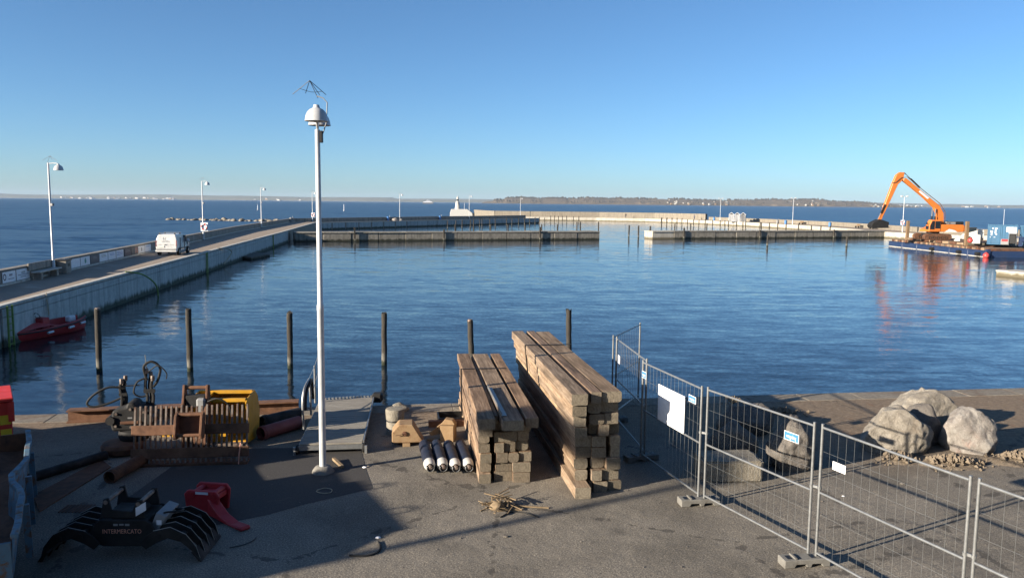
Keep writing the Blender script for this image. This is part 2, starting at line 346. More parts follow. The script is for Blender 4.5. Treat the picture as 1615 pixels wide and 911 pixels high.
    m['buff'] = rough_mat('buff_board', (.42, .27, .14), (.56, .39, .22), 5, .85, .2, 30, .01, (.30, .15, .07), 3, (.52, .7))
    m['buoy'] = plain('buoy_red', (.48, .055, .05), .45)
    m['sign_blue'] = plain('sign_blue', (.055, .19, .46), .4)
    m['sign_white'] = plain('sign_white', (.70, .72, .76), .45)
    m['sign_dark'] = plain('sign_dark', (.05, .06, .08), .5)
    m['ink'] = plain('ink', (.03, .035, .07), .5)
    m['ink_grey'] = plain('ink_grey', (.17, .18, .19), .5)
    m['green'] = plain('sign_green', (.03, .26, .20), .5)
    m['ladder'] = paint_mat('ladder_green', (.16, .25, .05), (.1, .07, .03), .6)
    m['yellow_tape'] = plain('yellow_tape', (.78, .52, .03), .5)
    m['pink_ink'] = plain('pink_ink', (.62, .30, .22), .5)
    m['number_plate'] = plain('number_plate', (.72, .70, .62), .5)
    m['rope'] = rough_mat('rope', (.30, .26, .19), (.48, .43, .33), 30, .9, .4, 80, .004)
    m['hivis'] = plain('hivis', (.52, .62, .03), .7)
    m['skin'] = plain('skin', (.50, .32, .23), .6)
    m['dark_cloth'] = plain('dark_cloth', (.018, .022, .04), .9)
    # rock and earth
    def stone(name, c1, c2, c3, vein):
        t = NT(name); v = t.vec(); k = ALB.get(name, 1.0); c1, c2, c3, vein = [tuple(x*k for x in q) for q in (c1, c2, c3, vein)]
        c = t.ramp(t.noise(v, 3.0, 8, .7, .6), [(.3, c1), (.55, c2), (.72, c3)])
        c = t.mix(t.ramp(t.noise(v, 55, 3, .8), [(.58, 0.0), (.7, .6)]), c, tuple(x*.35 for x in c1))
        c = t.mix(t.ramp(t.noise(v, 42, 2, .8), [(.62, 0.0), (.72, .7)]), c, tuple(min(1, x*1.7) for x in c3))
        c = t.mix(t.ramp(t.noise(v, 1.1, 6, .75, 1.2), [(.56, 0.0), (.66, .75)]), c, vein)
        vo = t.n('ShaderNodeTexVoronoi', feature='DISTANCE_TO_EDGE'); vo.inputs['Scale'].default_value = 2.1
        dm = t.n('ShaderNodeMixRGB', blend_type='ADD'); dm.inputs[0].default_value = .35; t.l(v, dm.inputs[1]); nz = t.n('ShaderNodeTexNoise'); nz.inputs['Scale'].default_value = 3.0; t.l(v, nz.inputs['Vector']); t.l(nz.outputs['Color'], dm.inputs[2]); t.l(dm.outputs[0], vo.inputs['Vector'])
        cr = t.ramp(vo.outputs['Distance'], [(0.0, 0.0), (.035, 1.0)]); c = t.mix(t.math('MULTIPLY', t.math('SUBTRACT', 1.0, cr), .14), c, tuple(x*.3 for x in c1))
        n1 = t.bump(t.noise(v, 7, 9, .75, .5), 1.0, .07); n2 = t.bump(cr, .18, .03, n1); t.bump(t.noise(v, 45, 4, .8), .5, .012, n2)
        return t.fin(c, .9, 0.0, .25)
    m['rock'] = stone('boulder', (.27, .24, .20), (.42, .385, .33), (.52, .49, .44), (.30, .255, .20))
    m['rock_pink'] = stone('boulder_pink', (.30, .265, .24), (.45, .42, .385), (.58, .56, .53), (.43, .30, .26))
    m['rock_dark'] = stone('boulder_dark', (.17, .155, .145), (.30, .275, .25), (.40, .37, .33), (.36, .31, .25))
    m['sea_rock'] = rough_mat('sea_rock', (.10, .09, .075), (.36, .32, .26), 1.2, .9, .8, 4, .1, (.52, .48, .40), .8, (.5, .6))
    m['earth'] = rough_mat('earth', (.17, .13, .09), (.33, .27, .20), 10, .95, 1.0, 30, .03)
    m['hill_far'] = rough_mat('far_coast', (.07, .075, .05), (.13, .12, .085), .004, .95, 0, 1, .1)
    m['headland'] = rough_mat('headland', (.075, .055, .036), (.15, .115, .072), .02, .95, 0, 1, .1, (.34, .26, .17), .006, (.58, .68))
    m['wood_far'] = rough_mat('far_woodland', (.045, .036, .024), (.10, .08, .052), .05, .95, 0, 1, .1)
    m['building'] = rough_mat('render_wall', (.45, .40, .33), (.55, .50, .42), 3, .9, .2, 30, .01)
build_materials()

# ------------------------------------------------------------------ the setting
WATER = -1.2
def sheet(name, pts, mat, z=None, kind='structure'):
    mb = MB(); mb.add([(p[0], p[1], p[2] if z is None else z) for p in pts], [tuple(range(len(pts)))])
    return tag(mb.build(name, mat), kind=kind)
def qy(x): return 20.76 + .148 * x            # the waterfront edge of the quay
sheet('ground', [(-95, -70), (75, -70), (75, qy(75) - .75), (-95, qy(-95) - .75)], MT['asphalt'], 0.0)
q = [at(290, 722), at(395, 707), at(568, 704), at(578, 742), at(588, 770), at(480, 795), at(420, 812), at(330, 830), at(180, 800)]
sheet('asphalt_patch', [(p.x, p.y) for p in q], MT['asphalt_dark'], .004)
w = empty('quay_wall'); tag(w, kind='structure')
mb = MB(); mb.prism([(-95, qy(-95)-.75), (75, qy(75)-.75), (75, qy(75)-.06), (-95, qy(-95)-.06)], -4.0, -.16, 'z'); mb.build('wall', MT['old_pier'], w)
ang = math.atan(.148); dx = math.cos(ang)
stone = None
for i in range(34):
    x = -16.0 + i * 1.62 * dx
    m_ = MB(); m_.box(.003, 1.617, -.76, 0, -.155, .012 + rnd.uniform(-.004, .004)); 
    o = m_.build('coping_stone', MT['quay_coping'], w, (x, qy(x), 0), ang + rnd.uniform(-.004, .004), bevel=.012, seg=1)
sheet('sea', [(-16000, -400), (16000, -400), (16000, 13000), (-16000, 13000)], MT['sea'], WATER - .004)

def off(path, d):
    """offset a 2d polyline to its left by d"""
    out = []
    for i, p in enumerate(path):
        a = Vector(path[max(i-1, 0)]); b = Vector(path[min(i+1, len(path)-1)]); t = (b - a).normalized()
        n = Vector((-t.y, t.x)); out.append((p[0] + n.x*d, p[1] + n.y*d))
    return out
def ribbon(mb, pa, pb, z0, z1):
    """solid strip between two matching polylines"""
    for i in range(len(pa)-1):
        a, b, c, d = pa[i], pa[i+1], pb[i+1], pb[i]
        mb.hexa([(*a, z0), (*b, z0), (*c, z0), (*d, z0), (*a, z1), (*b, z1), (*c, z1), (*d, z1)])
    return mb
# left pier: road between a low parapet on the sea side and a concrete wall on the harbour side
IN1 = [(-19.6, 16.4), (-22.2, 34.0), (-27.35, 69.7), (-34.3, 118.0), (-43.6, 178.0)]
OUT1 = [(-23.6, 16.4), (-26.3, 34.0), (-32.6, 69.7), (-41.2, 118.0), (-49.4, 180.0)]
IN2 = [(-43.6, 178.0), (-27.0, 203.0), (-9.0, 230.0), (8.5, 257.0)]
OUT2 = [(-49.4, 180.0), (-32.2, 205.8), (-14.2, 232.8), (4.2, 260.0)]
PZ1, PZ2 = .5, .3
pier = empty('pier'); tag(pier, kind='structure')
ribbon(MB(), IN1, OUT1, -4.0, PZ1).build('roadway', MT['pier_deck'], pier)
ribbon(MB(), off(IN1, .32), off(IN1, -.10), PZ1 + .002, PZ1 + .14).build('coping', MT['coping'], pier, bevel=.03)
ribbon(MB(), off(OUT1, .35), off(OUT1, -.05), PZ1 - 3, PZ1 + .78).build('parapet_wall', MT['parapet'], pier, bevel=.03)
ribbon(MB(), off(OUT1, .40), off(OUT1, -.10), PZ1 + .782, PZ1 + .86).build('parapet_cap', MT['parapet'], pier, bevel=.02)
ribbon(MB(), off(OUT1, -.052), off(OUT1, -.16), PZ1 + .002, PZ1 + .10).build('parapet_foot', MT['coping'], pier)
pm = MB(); pm.box(.012, 1.988, -.13, -.02, -2.6, -.02); pm.box(.012, 1.988, -.13, -.02, 0.0, .34)
panel_mesh = None
for si in range(len(IN1)-1):
    a, b = Vector(IN1[si]), Vector(IN1[si+1]); L = (b-a).length; n = int(L // 2.0); t = (b-a)/L
    if si == 3: n = min(n, 3)
    for k in range(n):
        p = a + t * (k * L / (L // 2.0))
        if panel_mesh is None:
            o = pm.build('wall_panel', MT['pier_wall'], pier, bevel=.012); panel_mesh = o
        else:
            o = panel_mesh.copy(); COL.objects.link(o)
        o.location = (p.x, p.y, .12); o.rotation_euler = (0, 0, math.atan2(t.y, t.x))
pier2 = empty('outer_pier'); tag(pier2, kind='structure')
ribbon(MB(), IN2, OUT2, -4.0, PZ2).build('roadway', MT['pier_deck'], pier2)
ribbon(MB(), off(IN2, .35), off(IN2, -.12), PZ2 + .002, PZ2 + .14).build('coping', MT['coping'], pier2)
ribbon(MB(), off(OUT2, .35), off(OUT2, -.05), PZ2 - 3, PZ2 + .95).build('parapet_wall', MT['parapet'], pier2)
pm = MB(); pm.box(.04, 3.96, -.13, -.02, -1.6, .28); first = None
for si in range(len(IN2)-1):
    a, b = Vector(IN2[si]), Vector(IN2[si+1]); L = (b-a).length; n = int(L // 4.0); t = (b-a)/L
    for k in range(n):
        p = a + t * (k * L / n)
        if first is None: first = o = pm.build('wall_panel', MT['pier_wall'], pier2, bevel=.02)
        else: o = first.copy(); COL.objects.link(o)
        o.location = (p.x, p.y, 0); o.rotation_euler = (0, 0, math.atan2(t.y, t.x))
# old inner pier in two lengths with the basin entrance between them
def old_pier(name, a, b, z, width, white_end):
    r = empty(name, (a[0], a[1], 0), math.atan2(b[1]-a[1], b[0]-a[0])); tag(r, kind='structure'); L = math.hypot(b[0]-a[0], b[1]-a[1])
    n = max(2, int(L / 4.2)); s = L / n
    for k in range(n):
        m_ = MB(); j = rnd.uniform(-.05, .05); m_.box(k*s+.03, (k+1)*s-.03, 0+j, width, -4, z-.22); m_.build('wall_block', MT['white_conc' if (white_end and k == 0) else 'old_pier'], r, bevel=.05)
        m_ = MB(); m_.box(k*s+.015, (k+1)*s-.015, -.12, width+.1, z-.218, z+rnd.uniform(-.02, .02)); m_.build('deck_slab', MT['old_pier' if not (white_end and k == 0) else 'white_conc'], r, bevel=.04)
    for k in range(int(L/17)):
        x = 8 + k*17 + rnd.uniform(-2, 2)
        if x < L-2:
            m_ = MB(); m_.box(x, x+.22, -.34, -.125, -1.6, z+rnd.uniform(.1, .9)); m_.build('fender_post', MT['pile'], r)
    return r
old_pier('inner_pier', (-34.4, 125.2), (15.7, 143.0), .3, 3.2, False)
old_pier('inner_pier_arm', (26.0, 147.6), (77.5, 164.8), .3, 3.2, True)
# breakwater: lit white face, deck, seawall
BW = [(-8.0, 300.0), (9.8, 297.0), (31.0, 294.5), (48.0, 287.5), (59.5, 274.0), (71.5, 243.0), (77.5, 212.0), (78.2, 186.0), (77.2, 163.5)]
BWR = [(77.2, 163.5), (80.5, 152.0), (92.0, 146.0), (130.0, 140.0)]
bw = empty('breakwater'); tag(bw, kind='structure')
full = BW + BWR[1:]
ribbon(MB(), full, off(full, 8.5), -4.0, .0).build('deck', MT['pier_deck'], bw)
ribbon(MB(), off(full, .4), off(full, -.15), -1.5, .06).build('harbour_face', MT['white_conc'], bw)
hi = off(BW[:5], 7.5) + [(66.8, 276.0)]; ribbon(MB(), off(hi, .9), hi, -3, 2.05).build('high_seawall', MT['wall_conc'], bw)
lo_ = off([(66.0, 262.0)] + full[5:], 7.6); lo_[0] = (67.5, 274.0); ribbon(MB(), off(lo_, .8), lo_, -3, 1.05).build('low_seawall', MT['wall_conc'], bw)
# harbour water inside the piers
hw = [(-19.9, 14)] + off(IN1, 1.2)[0:] + [(-44.0, 181.0)] + off(IN2, 1.2)[1:] + off(full, .3)[1:] + [(130, 34), (60, 24), (-19.9, 14)][0:2]
sheet('harbour_water', hw, MT['harbour'], WATER)
# far coasts: real ridges with depth
def ridge(name, x0, x1, y, depth, hfun, mat, step, kind='structure'):
    mb = MB(); n = int((x1-x0)/step); b = 0; rows = 7
    for i in range(n+1):
        x = x0 + (x1-x0)*i/n; h = hfun(x)
        for j in range(rows):
            s = j/(rows-1); prof = [0, .42, .8, .95, 1.0, .85, 0][j]
            mb.v.append((x, y + depth*s + 12*mnoise.noise((x*.01, j*3.1, 0)), WATER - 2 + (h+2)*prof))
    for i in range(n):
        for j in range(rows-1): a = i*rows+j; mb.f.append((a, a+rows, a+rows+1, a+1))
    o = mb.build(name, mat, smooth=True); return tag(o, kind=kind) if kind else o
def fbm(x, s, o=4):
    return sum(mnoise.noise((x/s*2**k, 7.3*k+1.7, .5))/2**k for k in range(o))
def far_h(x): return max(4, 40 + 20*fbm(x, 2600) + (14 if x < -1500 else 0))
ridge('far_coast', -9500, 9500, 9600, 500, far_h, MT['hill_far'], 60)
def head_h(x):
    e0 = min(1, max(0, (x+190)/190)); e1 = min(1, max(0, (2450-x)/500))
    return (24*e0**.4 + 11*e0*(x > -50)) * min(1, e1**.6) * (1 + .22*fbm(x, 420)) + 5*fbm(x, 60)*e0 * (e1 > 0)
ridge('headland', -190, 2460, 4700, 420, lambda x: max(1.5, head_h(x)), MT['headland'], 9)
# ------------------------------------------------------------------ what throws the big shadows: a flat-roofed site hut and a gabled shed beside the quay, a mast with an added shade slab; all unseen, outlines traced back from the shadows
_s = Vector((math.cos(SUN_AZ), math.sin(SUN_AZ))); _n = Vector((-_s.y, _s.x))
def sq(a, q): p = _s*a + _n*q; return (p.x, p.y)
TE = math.tan(SUN_EL); A0 = -4.76
hut = empty('site_hut', (*sq(A0-1.5, 13.05), 0), SUN_AZ, 'tall flat roofed site hut standing left of the picture edge', 'hut')
HH = (4.62-A0)*TE
hq_ = lambda a: (a-A0)*TE
sil = [(11.05, 0), (11.05, hq_(2.2)), (11.2, hq_(3.4)), (11.66, HH-.07), (14.2, HH-.07), (14.85, hq_(4.4)), (15.02, hq_(3.9)), (15.05, 0)]
MB().prism([(q_-13.05, z) for q_, z in sil], -1.5, 1.5, 'x').build('wall', MT['building'], hut)
MB().box(-1.5, 1.5, -1.39, 1.15, HH-.068, HH).build('roof', MT['grey'], hut)
for q0 in (-.7, .6):
    mb = MB(); mb.tube([(1.4, q0, HH), (1.4, q0, HH+.11), (1.4, q0+.12, HH+.14), (1.4, q0+.24, HH+.11), (1.4, q0+.24, HH)], .02, 6); mb.build('roof_loop', MT['galv'], hut)
mb = MB(); mb.box(1.503, 1.53, -.5, .4, .05, 2.1); mb.build('door', MT['grey'], hut)
hb = empty('harbour_house', (0, -2.6, 0), 0, 'tall rendered harbour house standing behind the camera', 'house')
MB().box(-6.0, 46, -14, 0, 0, 12.6).build('wall', MT['building'], hb)
MB().prism([(-6.3, 12.6), (46.3, 12.6), (46.3, 12.8), (-6.3, 12.8)], -14.3, .3, 'y').build('eaves', MT['grey'], hb)
MB().prism([(-14.3, 12.81), (.3, 12.81), (-7.0, 15.6)], -6.2, 46.2, 'x').build('roof', MT['rust'], hb)
for fl_ in range(4):
    for k in range(12):
        x = -3.5 + k*4.0; z = 1.0 + fl_*3.0; wq = MB().box(x-.6, x+.6, .004, .05, z, z+1.5).build('window', MT['sign_white'], hb); MB().box(x-.52, x+.52, .051, .06, z+.08, z+1.42).build('pane', MT['glass'], wq)
shed = empty('gabled_shed', (*sq(A0-3.0, 16.0), 0), SUN_AZ, 'long low gabled shed standing beside the flat roofed hut', 'shed')
def hB(q): return (0.38 - 1.07*(q-19.7) - A0) * TE
mb = MB(); mb.prism([(.05, 0), (7.0, 0), (7.0, hB(23.0)-.1), (.05, hB(16.05)-.1)], 0.0, 3.0, 'x'); mb.build('wall', MT['building'], shed)
mb = MB(); mb.prism([(-1.2, 0), (.04, 0), (.04, (3.15-A0)*TE), (-.13, (3.07-A0)*TE), (-.8, (2.46-A0)*TE), (-1.2, (2.4-A0)*TE)], 2.6, 3.0, 'x'); mb.build('link_wall', MT['building'], shed)
mb = MB(); mb.prism([(.0, hB(16.0)-.1), (7.1, hB(23.1)-.1), (7.1, hB(23.1)), (.0, hB(16.0))], -.1, 3.0, 'x'); mb.build('roof', MT['rust'], shed)
fp = empty('shadow_mast', (*sq(-20, 11.13), 0), SUN_AZ, 'tall mast with a broad added shade slab, unseen left of the picture edge', 'mast')
MB().tube([(0, 0, 0), (0, 0, 8.4)], [.12, .09], 10).build('pole', MT['white_pole'], fp, smooth=True)
MB().box(-.15, .15, -.35, 2.0, 8.40, 9.05).build('shade_slab', MT['grey'], fp, bevel=.04)  # added slab, no known lamp: sized to throw shade on the timber stack fronts
for k in range(4): MB().box(.152, .19, -.25+k*.56, .22+k*.56, 8.48, 8.97).build('slab_pane', MT['glass'], fp)

# ------------------------------------------------------------------ lamp posts
BELL = [(.012, .30), (.05, .295), (.062, .25), (.075, .235), (.12, .215), (.165, .17), (.195, .10), (.21, .02), (.215, 0.0), (.205, 0.0), (.19, .09), (.15, .17), (.06, .21), (.0, .215)]
lp = empty('lamp_post', (-3.68, 15.1, 0), 0, 'tall white lamp post with twin bell shades on the dark asphalt patch', 'lamp post')
MB().lathe([(0, .13), (.10, .13), (.15, .115), (.20, .05), (.215, 0.0)], 22).build('base', MT['concrete'], lp, smooth=True)
MB().lathe([(.066, .12), (.062, 3.2), (.067, 3.21), (.067, 3.30), (.052, 3.34), (.047, 6.62), (.0, 6.63)], 20).build('pole', MT['white_pole'], lp, smooth=True)
for k, (ox, oy, oz) in enumerate(((.075, -.36, 6.74), (-.07, .46, 6.74))):
    b = MB().lathe(BELL, 26).build('lamp_shade', MT['lamp_white'], lp, (ox, oy, oz), smooth=True)
    MB().lathe([(0, .20), (.07, .19), (.08, .10), (.05, .04), (0, .03)], 12).build('bulb_glass', MT['sign_white'], b, smooth=True)
MB().tube([(.075, -.36, 6.98), (.04, -.2, 6.80), (.0, 0, 6.62), (-.03, .22, 6.80), (-.07, .46, 6.98)], .022, 8).build('bracket', MT['lamp_white'], lp)
MB().box(.045, .10, -.04, .04, 6.38, 6.60).build('junction_box', MT['black'], lp, bevel=.01)
MB().tube([(.1, .0, 6.55), (.17, 0, 6.75), (.19, 0, 7.12), (.12, 0, 7.2), (.0, 0, 7.24)], .011, 6).build('antenna_stay', MT['grey'], lp)
sp = MB(); ap = Vector((-.13, 0, 7.52))
for e in ((-.48, .1, 7.28), (.16, .05, 7.27), (-.16, -.2, 7.26), (.02, .0, 7.2), (-.02, .3, 7.3)): sp.tube([ap, Vector(e)], .006, 5)
sp.tube(spline([(-.33, .05, 7.38), (-.1, .0, 7.31), (.08, .05, 7.33)], 4), .004, 4)
sp.build('wire_spider', MT['black'], lp)
def pier_lamp(x, y, z, h, rz, label, kind):
    r = empty('pier_lamp', (x, y, z), rz, label, 'lamp post', 'lamp posts along the piers')
    MB().lathe([(.11, 0), (.095, .9), (.07, .95), (.055, h), (0, h+.01)], 10).build('pole', MT['white_pole'], r, smooth=True)
    MB().box(-.2, .2, -.2, .2, -.05, .06).build('foot', MT['concrete'], r)
    if kind == 'bell':
        MB().tube([(0, 0, h-.05), (.35, 0, h-.02), (.62, 0, h-.04)], .03, 6).build('arm', MT['lamp_white'], r)
        MB().lathe([(q[0]*1.35, q[1]*1.35) for q in BELL], 14).build('lamp_shade', MT['lamp_white'], r, (.68, 0, h-.46), smooth=True)
        m_ = MB(); a = Vector((.15, 0, h+.42))
        for e in ((-.38, 0, h+.15), (.62, 0, h+.12), (.05, .3, h+.2), (-.15, 0, h-.2)): m_.tube([a, e], .010, 4)
        m_.build('wire_spider', MT['grey'], r)
        MB().box(.05, .2, -.09, .09, h*.62, h*.62+.16).build('camera_box', MT['grey'], r)
    else:
        MB().tube([(-.5, 0, h), (.5, 0, h)], .035, 6).build('crossarm', MT['lamp_white'], r)
        for sx in (-1, 1):
            MB().box(sx*.55-.22, sx*.55+.22, -.2, .2, h-.05, h+.22).build('floodlight', MT['lamp_white'], r, bevel=.04)
    return r
def meet(px, py, path, z=.9):
    """where the vertical plane through a sight line crosses a 2d polyline"""
    p = at_depth(px, py, 100.0); k = p.x / p.y
    for a, b in zip(path, path[1:]):
        fa, fb = a[0]-k*a[1], b[0]-k*b[1]
        if fa*fb <= 0: t = fa/(fa-fb); return (a[0]+(b[0]-a[0])*t, a[1]+(b[1]-a[1])*t, math.atan2(b[1]-a[1], b[0]-a[0]))
    a, b = path[0], path[1]; fa, fb = a[0]-k*a[1], b[0]-k*b[1]; t = fa/(fa-fb)
    return (a[0]+(b[0]-a[0])*t, a[1]+(b[1]-a[1])*t, math.atan2(b[1]-a[1], b[0]-a[0]))
inner1, inner2 = off(OUT1, -.34), off(OUT2, -.34)
spots = [((85, 430), inner1, PZ1, 'pier lamp post nearest the camera, beside the low bench and sign boards'),
         ((321, 375), inner1, PZ1, 'pier lamp post with a life ring just beyond the white van'),
         ((412.5, 357), inner1, PZ1, 'third pier lamp post, before the end of the rock jetty'),
         ((493, 345), inner2, PZ2, 'pier lamp post at the bend, next to the tall white lamp post'),
         ((630.5, 345), inner2, PZ2, 'pier lamp post halfway along the outer pier arm'),
         ((740, 345), inner2, PZ2, 'pier lamp post standing in front of the small white lighthouse')]
lamp_at = []
for (p, path, z, lab) in spots:
    x, y, a = meet(*p, path); lamp_at.append((x, y)); pier_lamp(x, y, z, 6.95, R(-8), lab, 'bell')
pier_lamp(2.9, 303.0, 0, 7.1, 0, 'thin lamp post on the high seawall right of the lighthouse', 'bell')
pier_lamp(66.2, 254.0, 0, 7.2, 0, 'twin headed lamp mast beside the striped beach huts', 'twin')
pier_lamp(*meet(1250, 350, off(BW, 1.5))[:2], 0, 7.2, 0, 'twin headed lamp mast between the beach huts and the excavator', 'twin')
pier_lamp(80.6, 164.3, 0, 7.3, 0, 'twin headed lamp mast behind the excavator boom', 'twin')
def life_ring(p, rz, label):
    r = empty('life_ring', p, rz, label, 'life ring', 'life rings on lamp posts')
    seg = 8
    for k in range(seg):
        a0, a1 = 2*math.pi*k/seg, 2*math.pi*(k+1)/seg
        pts = [(.32*math.cos(a0+(a1-a0)*i/3), 0, .32*math.sin(a0+(a1-a0)*i/3)) for i in range(4)]
        MB().tube(pts, .085, 8).build('ring_segment', MT['buoy'] if k % 2 else MT['sign_white'], r)
    MB().box(-.42, .42, .06, .10, -.5, .5).build('backboard', MT['sign_white'], r)
    return r
life_ring((lamp_at[1][0]+.2, lamp_at[1][1]-.25, 2.1), 0, 'red and white life ring on the lamp post beyond the van')
life_ring((80.4, 163.9, 2.0), 0, 'red and white life ring on the lamp mast behind the excavator')
life_ring((lamp_at[3][0]+.2, lamp_at[3][1]-.25, 2.0), 0, 'red and white life ring on the lamp post at the pier bend')

# ------------------------------------------------------------------ mooring piles
def pile(x, y, ztop, r, label, group, lean=(0, 0), n=10, cap=True):
    o = empty('mooring_pile', (x, y, WATER), 0, label, 'pile', group); h = ztop-WATER
    K = 9; pts = [(0, 0, -2.5)] + [(lean[0]*h*k/K + rnd.uniform(-.006, .006), rnd.uniform(-.006, .006), h*k/K) for k in range(1, K+1)]
    mb = MB().tube(pts, [r*1.06] + [r*rnd.uniform(.93, 1.05) for k in range(K)], n)
    for i in range(len(mb.v)-n, len(mb.v)): x_, y_, z_ = mb.v[i]; mb.v[i] = (x_, y_, z_ + rnd.uniform(-.09, .03)*(1 if n > 8 else .4))
    mb.build('shaft', MT['pile'], o, smooth=True)
    if cap: MB().lathe([(0, .02), (r*.75, .02), (r*.97, -.02), (r*.99, -.10)], n).build('pile_head', MT['rust_worn'], o, (lean[0]*h, lean[1]*h, h), smooth=True)
    return o
names = ['leftmost near mooring pile, standing beside the red boat', 'dark mooring pile behind the black tiltrotator, second from the left', 'mooring pile just left of the tall white lamp post',
         'mooring pile just right of the tall white lamp post', 'mooring pile directly behind the lower timber stack', 'mooring pile directly behind the higher timber stack']
for (bx, by, tx, ty), nm in zip([(157, 585, 153.5, 486), (300, 585, 297, 487), (458, 580, 456.5, 491), (606, 575, 606, 493), (744, 578, 741.5, 504), (897, 576, 897, 487)], names):
    b = at(bx, by, WATER); t = at_depth(tx, ty, b.y); h = t.z-WATER
    pile(b.x, b.y, t.z, .112, nm, 'mooring piles off the quay', ((t.x-b.x)/h, 0), 12, bx in (157, 744))
for i, px in enumerate((1210, 1335)):
    b = at(px, 388.5 + i*.5, WATER); pile(b.x, b.y, .55, .15, ['lone short pile in open water before the right inner pier', 'lone pile in open water left of the barge'][i], 'mooring piles off the inner pier', (.02, 0), 8, False)
ZA = lambda x: 700 + x/4.25
rows = []
for x in (25, 80, 122, 178, 200, 240, 256, 308, 345, 420, 456, 500, 541, 575, 611, 640, 676): rows.append((ZA(x), 361.0 - (ZA(x)-706)*.052, .75 + .3*rnd.random(), 'slender mooring pile in the row along the outer pier arm'))
for x in (716, 742, 767, 795, 822, 868, 903, 1458, 1494, 1528, 1561, 1595): rows.append((ZA(x), 351.5 + max(0, (ZA(x)-930))*.03, .9 + .3*rnd.random(), 'slender mooring pile in the row before the curved breakwater'))
for x in (100, 133, 168, 202, 235, 273, 312, 348, 390, 440, 492, 523, 547, 600, 643, 662, 757, 767, 820, 875, 932, 1015, 1103, 1165, 1226):
    px = 1020 + x/4.25; rows.append((px, 354.5 + (px-1043)*.062, .8 + .35*rnd.random(), 'slender mooring pile in the row before the straight breakwater'))
NTH = 'first second third fourth fifth sixth seventh eighth ninth tenth eleventh twelfth thirteenth fourteenth fifteenth sixteenth seventeenth eighteenth nineteenth twentieth twenty-first twenty-second twenty-third twenty-fourth twenty-fifth'.split()
cnt = {}
for (px, py, zt, lab) in sorted(rows):
    cnt[lab] = cnt.get(lab, 0) + 1
    b = at(px, py, WATER); pile(b.x, b.y, zt, .13, lab.replace('slender mooring pile in', '%s slender pile from the left in' % NTH[cnt[lab]-1]), lab.replace('slender mooring pile', 'mooring piles'), (rnd.uniform(-.03, .03), 0), 6, False)
for k, px in enumerate((718, 747, 774, 801, 828, 854, 879, 909.5, 915, 943.5)):
    b = at(px, 376.0-(px-718)*.008, WATER); b = b * 1.0; b.y += 6; b.x *= b.y/(b.y-6); pile(b.x, b.y, 1.15 + .5*(px > 905), .14, '%s dark pile from the left behind the left inner pier' % NTH[k], 'piles behind the left inner pier', (0, 0), 6, False)
for k, px in enumerate((1064, 1089, 1114.5)):
    b = at(px, 366.5, WATER); pile(b.x, b.y, .9, .14, '%s dark pile from the left behind the right inner pier' % NTH[k], 'piles behind the right inner pier', (0, 0), 6, False)
for px, by, lab in ((991.5, 374, 'leaning pile in the basin entrance, left of the three'), (1006.7, 375, 'middle pile of the three in the basin entrance'), (1025.2, 375.5, 'pile in the basin entrance nearest the white pier head')):
    b = at(px, by, WATER); pile(b.x, b.y, 1.15, .15, lab, 'piles in the basin entrance', (.03 if px < 1000 else 0, 0), 8, False)

# ------------------------------------------------------------------ timber stacks
ORD = ['bottom', 'second', 'third', 'fourth', 'fifth', 'sixth', 'seventh', 'eighth', 'ninth']
def beam_mesh(L, w, h, rounded):
    c = min(w, h) * (rnd.uniform(.18, .36) if rounded else rnd.uniform(.03, .09)); cb = c if rounded else c*.8
    prof = [(-w/2+cb, -h/2), (w/2-cb, -h/2), (w/2-cb*.3, -h/2+cb*.3), (w/2, -h/2+cb), (w/2, h/2-c*.5), (w/2-c*.4, h/2), (-w/2+c*.4, h/2), (-w/2, h/2-c*.5), (-w/2, -h/2+cb), (-w/2+cb*.3, -h/2+cb*.3)]
    mb = MB(); n = len(prof); K = 6; bx, bz = rnd.uniform(-.015, .015), rnd.uniform(-.006, .006)
    for k in range(K+1):
        t = k/K; wob = math.sin(t*math.pi)
        for (y, z) in prof: mb.v.append((t*L, y*(1+rnd.uniform(-.02, .02)) + bx*wob, z*(1+rnd.uniform(-.02, .02)) + bz*wob))
    for k in range(K):
        for i in range(n): mb.f.append((k*n+i, k*n+(i+1) % n, (k+1)*n+(i+1) % n, (k+1)*n+i))
    mb.f.append(tuple(range(n-1, -1, -1))); mb.f.append(tuple(K*n+i for i in range(n)))
    return mb
def stack(org, rz, rows, L, h, name, group):
    u = Vector((math.cos(rz), math.sin(rz))); w_ = Vector((u.y, -u.x))      # u runs away from the camera, w_ to the right
    z = 0.0
    for ri, row in enumerate(rows):
        hh = h; kx = 1.07 if 'lower' in name else 1.0; lat = row[0]*kx; ws = [q_*kx for q_ in row[1]]; fronts = row[2]; tot = [q for q in ws if q > 0]
        lay = 'top layer' if ri == len(rows)-1 else ORD[ri] + ' layer' + ('' if ri else ' on the ground')
        k = 0
        for wd in ws:
            if wd < 0: lat += -wd; continue
            f = fronts[k] + rnd.uniform(-.06, .06); p = Vector(org) + u*f + w_*(lat + wd/2)
            hq = hh * rnd.uniform(.90, .985) if wd > .12 else hh*.8
            col = ['leftmost', 'second from the left', 'third from the left', 'fourth from the left'][k] if len(tot) > 2 else ['left', 'right'][k]
            if len(tot) > 2 and k == len(tot)-1: col = 'rightmost'
            LL = L - f + rnd.uniform(-.12, .12)
            o = beam_mesh(LL, wd-.012, hq, rnd.random() < .35).build('timber_beam', MT['timber' if rnd.random() < (.75 if 'higher' in name else .3) else 'timber_red'])
            o.location = (p.x, p.y, z + hq/2 + .002); o.rotation_euler = (0, 0, rz + rnd.uniform(-.006, .006))
            tag(o, 'weathered timber beam, %s in the %s of the %s stack' % (col, lay, name), 'timber', group)
            lat += wd; k += 1
        z += hh
    return u, w_, z
rzS = R(90 + 7.5)
